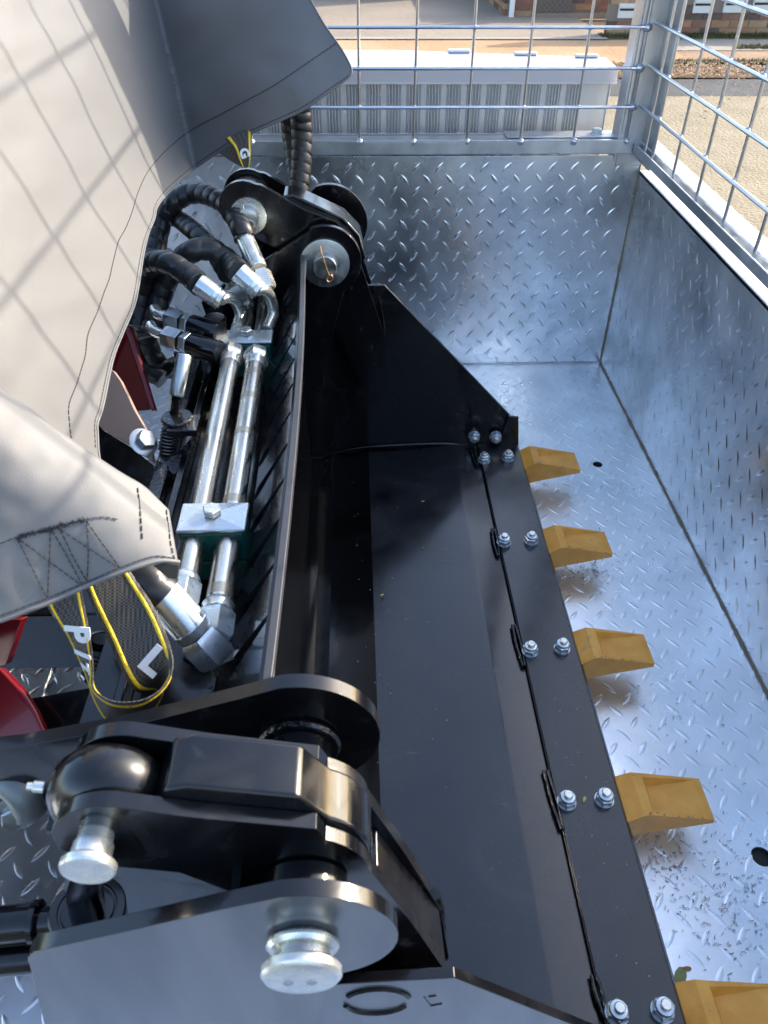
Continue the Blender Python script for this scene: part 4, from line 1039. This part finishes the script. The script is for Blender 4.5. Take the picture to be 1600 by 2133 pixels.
ST = thing('ratchet_strap', (-.25, .5, .4), 'looped black strap with yellow edges hanging below cover corner', 'strap')
Z = lambda x, y, z: at(x, y, 'z', z)
secs = [(Z(168, 1215, .515), Z(88, 1240, .515)), (Z(176, 1262, .50), Z(104, 1272, .50)), (Z(188, 1330, .475), Z(138, 1322, .475)), (Z(194, 1395, .45), Z(165, 1372, .445)),
        (Z(193, 1428, .445), Z(180, 1402, .42)), (Z(206, 1447, .445), Z(200, 1462, .38)), (Z(240, 1462, .445), Z(232, 1512, .355)), (Z(290, 1460, .445), Z(280, 1524, .35)),
        (Z(328, 1442, .446), Z(312, 1490, .365)), (Z(352, 1415, .448), Z(335, 1448, .385)), (Z(360, 1385, .452), Z(320, 1440, .400)), (Z(356, 1352, .457), Z(285, 1440, .420)),
        (Z(345, 1318, .465), Z(258, 1405, .438)), (Z(318, 1260, .480), Z(225, 1330, .46)), (Z(282, 1205, .495), Z(190, 1255, .485)), (Z(255, 1165, .51), Z(172, 1205, .505))]
RA, RB = ribbon(secs, ST, stripes=(.11, .89), sw=.075)
def letter(ch, i, u, size, parent, flip=1, rotd=0, A=RA, B=RB):
    cu = bpy.data.curves.new('letter', 'FONT'); cu.body = ch; cu.size = size; cu.extrude = .0004; cu.align_x = 'CENTER'; cu.align_y = 'CENTER'; cu.offset = size * .045
    ob = bpy.data.objects.new('tmp', cu); COL.objects.link(ob)
    dg = bpy.context.evaluated_depsgraph_get(); me = bpy.data.meshes.new_from_object(ob.evaluated_get(dg)); bpy.data.objects.remove(ob)
    me.materials.clear(); me.materials.append(WHITE)
    c = A[i].lerp(B[i], u); t = (A[min(i + 2, len(A) - 1)] - A[max(0, i - 2)] + B[min(i + 2, len(A) - 1)] - B[max(0, i - 2)]).normalized(); s = (B[i] - A[i]).normalized(); n = t.cross(s).normalized()
    if n.dot(CAM - c) < 0: n = -n
    up = s * flip; up = (up - n * up.dot(n)).normalized(); rt = up.cross(n)
    M_ = Matrix((rt, up, n)).transposed().to_4x4()
    for v in me.vertices: v.co = c + n * .0016 + M_.to_3x3() @ (Matrix.Rotation(math.radians(rotd), 3, 'Z') @ v.co)
    o = bpy.data.objects.new('printed_letter', me); COL.objects.link(o); put(o, parent)
letter('P', 13, .50, .031, ST, -1, 0); letter('I', 18, .50, .026, ST, -1, 0); letter('T', 22, .50, .024, ST, -1, 0)
letter('L', 80, .42, .036, ST, 1, 180)
ST2 = thing('ratchet_strap', (-.2, 1.3, .6), 'short black strap end with yellow edges below the far cover hem', 'strap')
Yv = lambda x, y, v: at(x, y, 'y', v)
secs2 = [(Yv(470, 290, 1.36), Yv(528, 262, 1.36)), (Yv(488, 310, 1.34), Yv(524, 292, 1.34)), (Yv(497, 332, 1.33), Yv(524, 322, 1.33)), (Yv(506, 350, 1.33), Yv(520, 348, 1.33))]
RA2, RB2 = ribbon(secs2, ST2, stripes=(.12, .88), sw=.12)
letter('G', 12, .5, .020, ST2, 1, 0, RA2, RB2)
poly('folded_webbing', [Yv(455, 318, 1.37), Yv(505, 285, 1.37), Yv(506, 348, 1.345), Yv(488, 340, 1.35)], .003, WEB, ST2)

# ------------------------------------------------------------------ small debris
mb = MB(); SW = mat('metal_swarf', (.05, .05, .05), .5, .5)
cl = [(1380, 1800, 60), (1450, 1880, 110), (1540, 1850, 90), (1250, 1180, 40), (1480, 1720, 100), (1400, 1500, 120), (1290, 1100, 80), (1230, 1190, 30), (1560, 1960, 80), (1180, 1180, 25), (1450, 1200, 200), (1360, 1730, 30)]
for i in range(620):
    c = random.choices(cl, (8, 10, 8, 6, 4, 3, 3, 5, 5, 4, 2, 5))[0]
    p = at(random.gauss(c[0], c[2] * .55), random.gauss(c[1], c[2] * .5), 'z', .0015)
    if p.x > .625 or p.x < -.1 or p.y > 1.78: continue
    a = random.uniform(0, 6.28); l = random.uniform(.0008, .0034); k = random.uniform(-.8, .8)
    mb.tube([p, p + Vector((math.cos(a), math.sin(a), .2)) * l, p + Vector((math.cos(a + k), math.sin(a + k), .1)) * l * 1.9], random.uniform(.0002, .0005), 3)
mb.build('metal_shavings', SW, kind='stuff', label='dark curly metal shavings scattered on trailer floor')
mb = MB(); DU = mat('pale_dust', (.5, .5, .48), .9)
for i in range(170):
    x, y = random.uniform(-.02, .32), random.uniform(.23, 1.3); z = .0690 if x > .249 else (.0660 if x > .205 else .0615)
    if .198 < x < .249: continue
    s = random.uniform(.0003, .0008); mb.add([(x - s, y - s, z + .0002), (x + s, y - s * .5, z + .0002), (x + s * .6, y + s, z + .0003), (x - s * .5, y + s * .7, z + .0002)], [(0, 1, 2, 3)])
mb.build('dust_specks', DU, kind='stuff', label='pale dust specks lying on the black bucket')
LF = mat('yellow_leaf', (.55, .42, .08), .6); LF2 = mat('brown_leaf', (.40, .16, .04), .6); LF3 = mat('green_leaf', (.28, .30, .10), .6)
for (px_, py_, z, s, a, m, lb) in ((881, 1045, .062, .0035, .3, LF, 'tiny yellow leaf near the bucket side plate'), (1005, 1536, .062, .004, .1, LF, 'tiny yellow leaf in the middle of bucket floor'),
        (1217, 1666, .0692, .005, 1.1, LF, 'narrow yellow leaf between two nuts on cutting edge'), (1430, 2018, .001, .006, 0, LF2, 'small brown leaf on trailer floor above lowest tooth'),
        (796, 1240, .062, .0035, .5, LF, 'tiny green yellow leaf at shaded edge of bucket floor'), (630, 1110, .056, .003, .2, LF, 'tiny leaf speck beside the back lip'), (1415, 2043, .001, .017, 1.0, LF3, 'dull green leaf tucked behind the lowest tooth')):
    p = at(px_, py_, 'z', z); u = Vector((math.cos(a), math.sin(a), 0)); v = Vector((-math.sin(a), math.cos(a), 0)); r_ = []
    for i in range(12):
        t = i / 12 * 6.2832; r_.append(p + u * s * math.cos(t) + v * s * .38 * math.sin(t) * (1 + .3 * math.cos(t)) + Vector((0, 0, .0006 + .0008 * math.sin(t) ** 2)))
    o = MB().add([p + Vector((0, 0, .0018))] + r_, [(0, 1 + i, 1 + (i + 1) % 12) for i in range(12)]).build('fallen_leaf', m, label=lb, cat='leaf', group='small leaves fallen in the trailer')
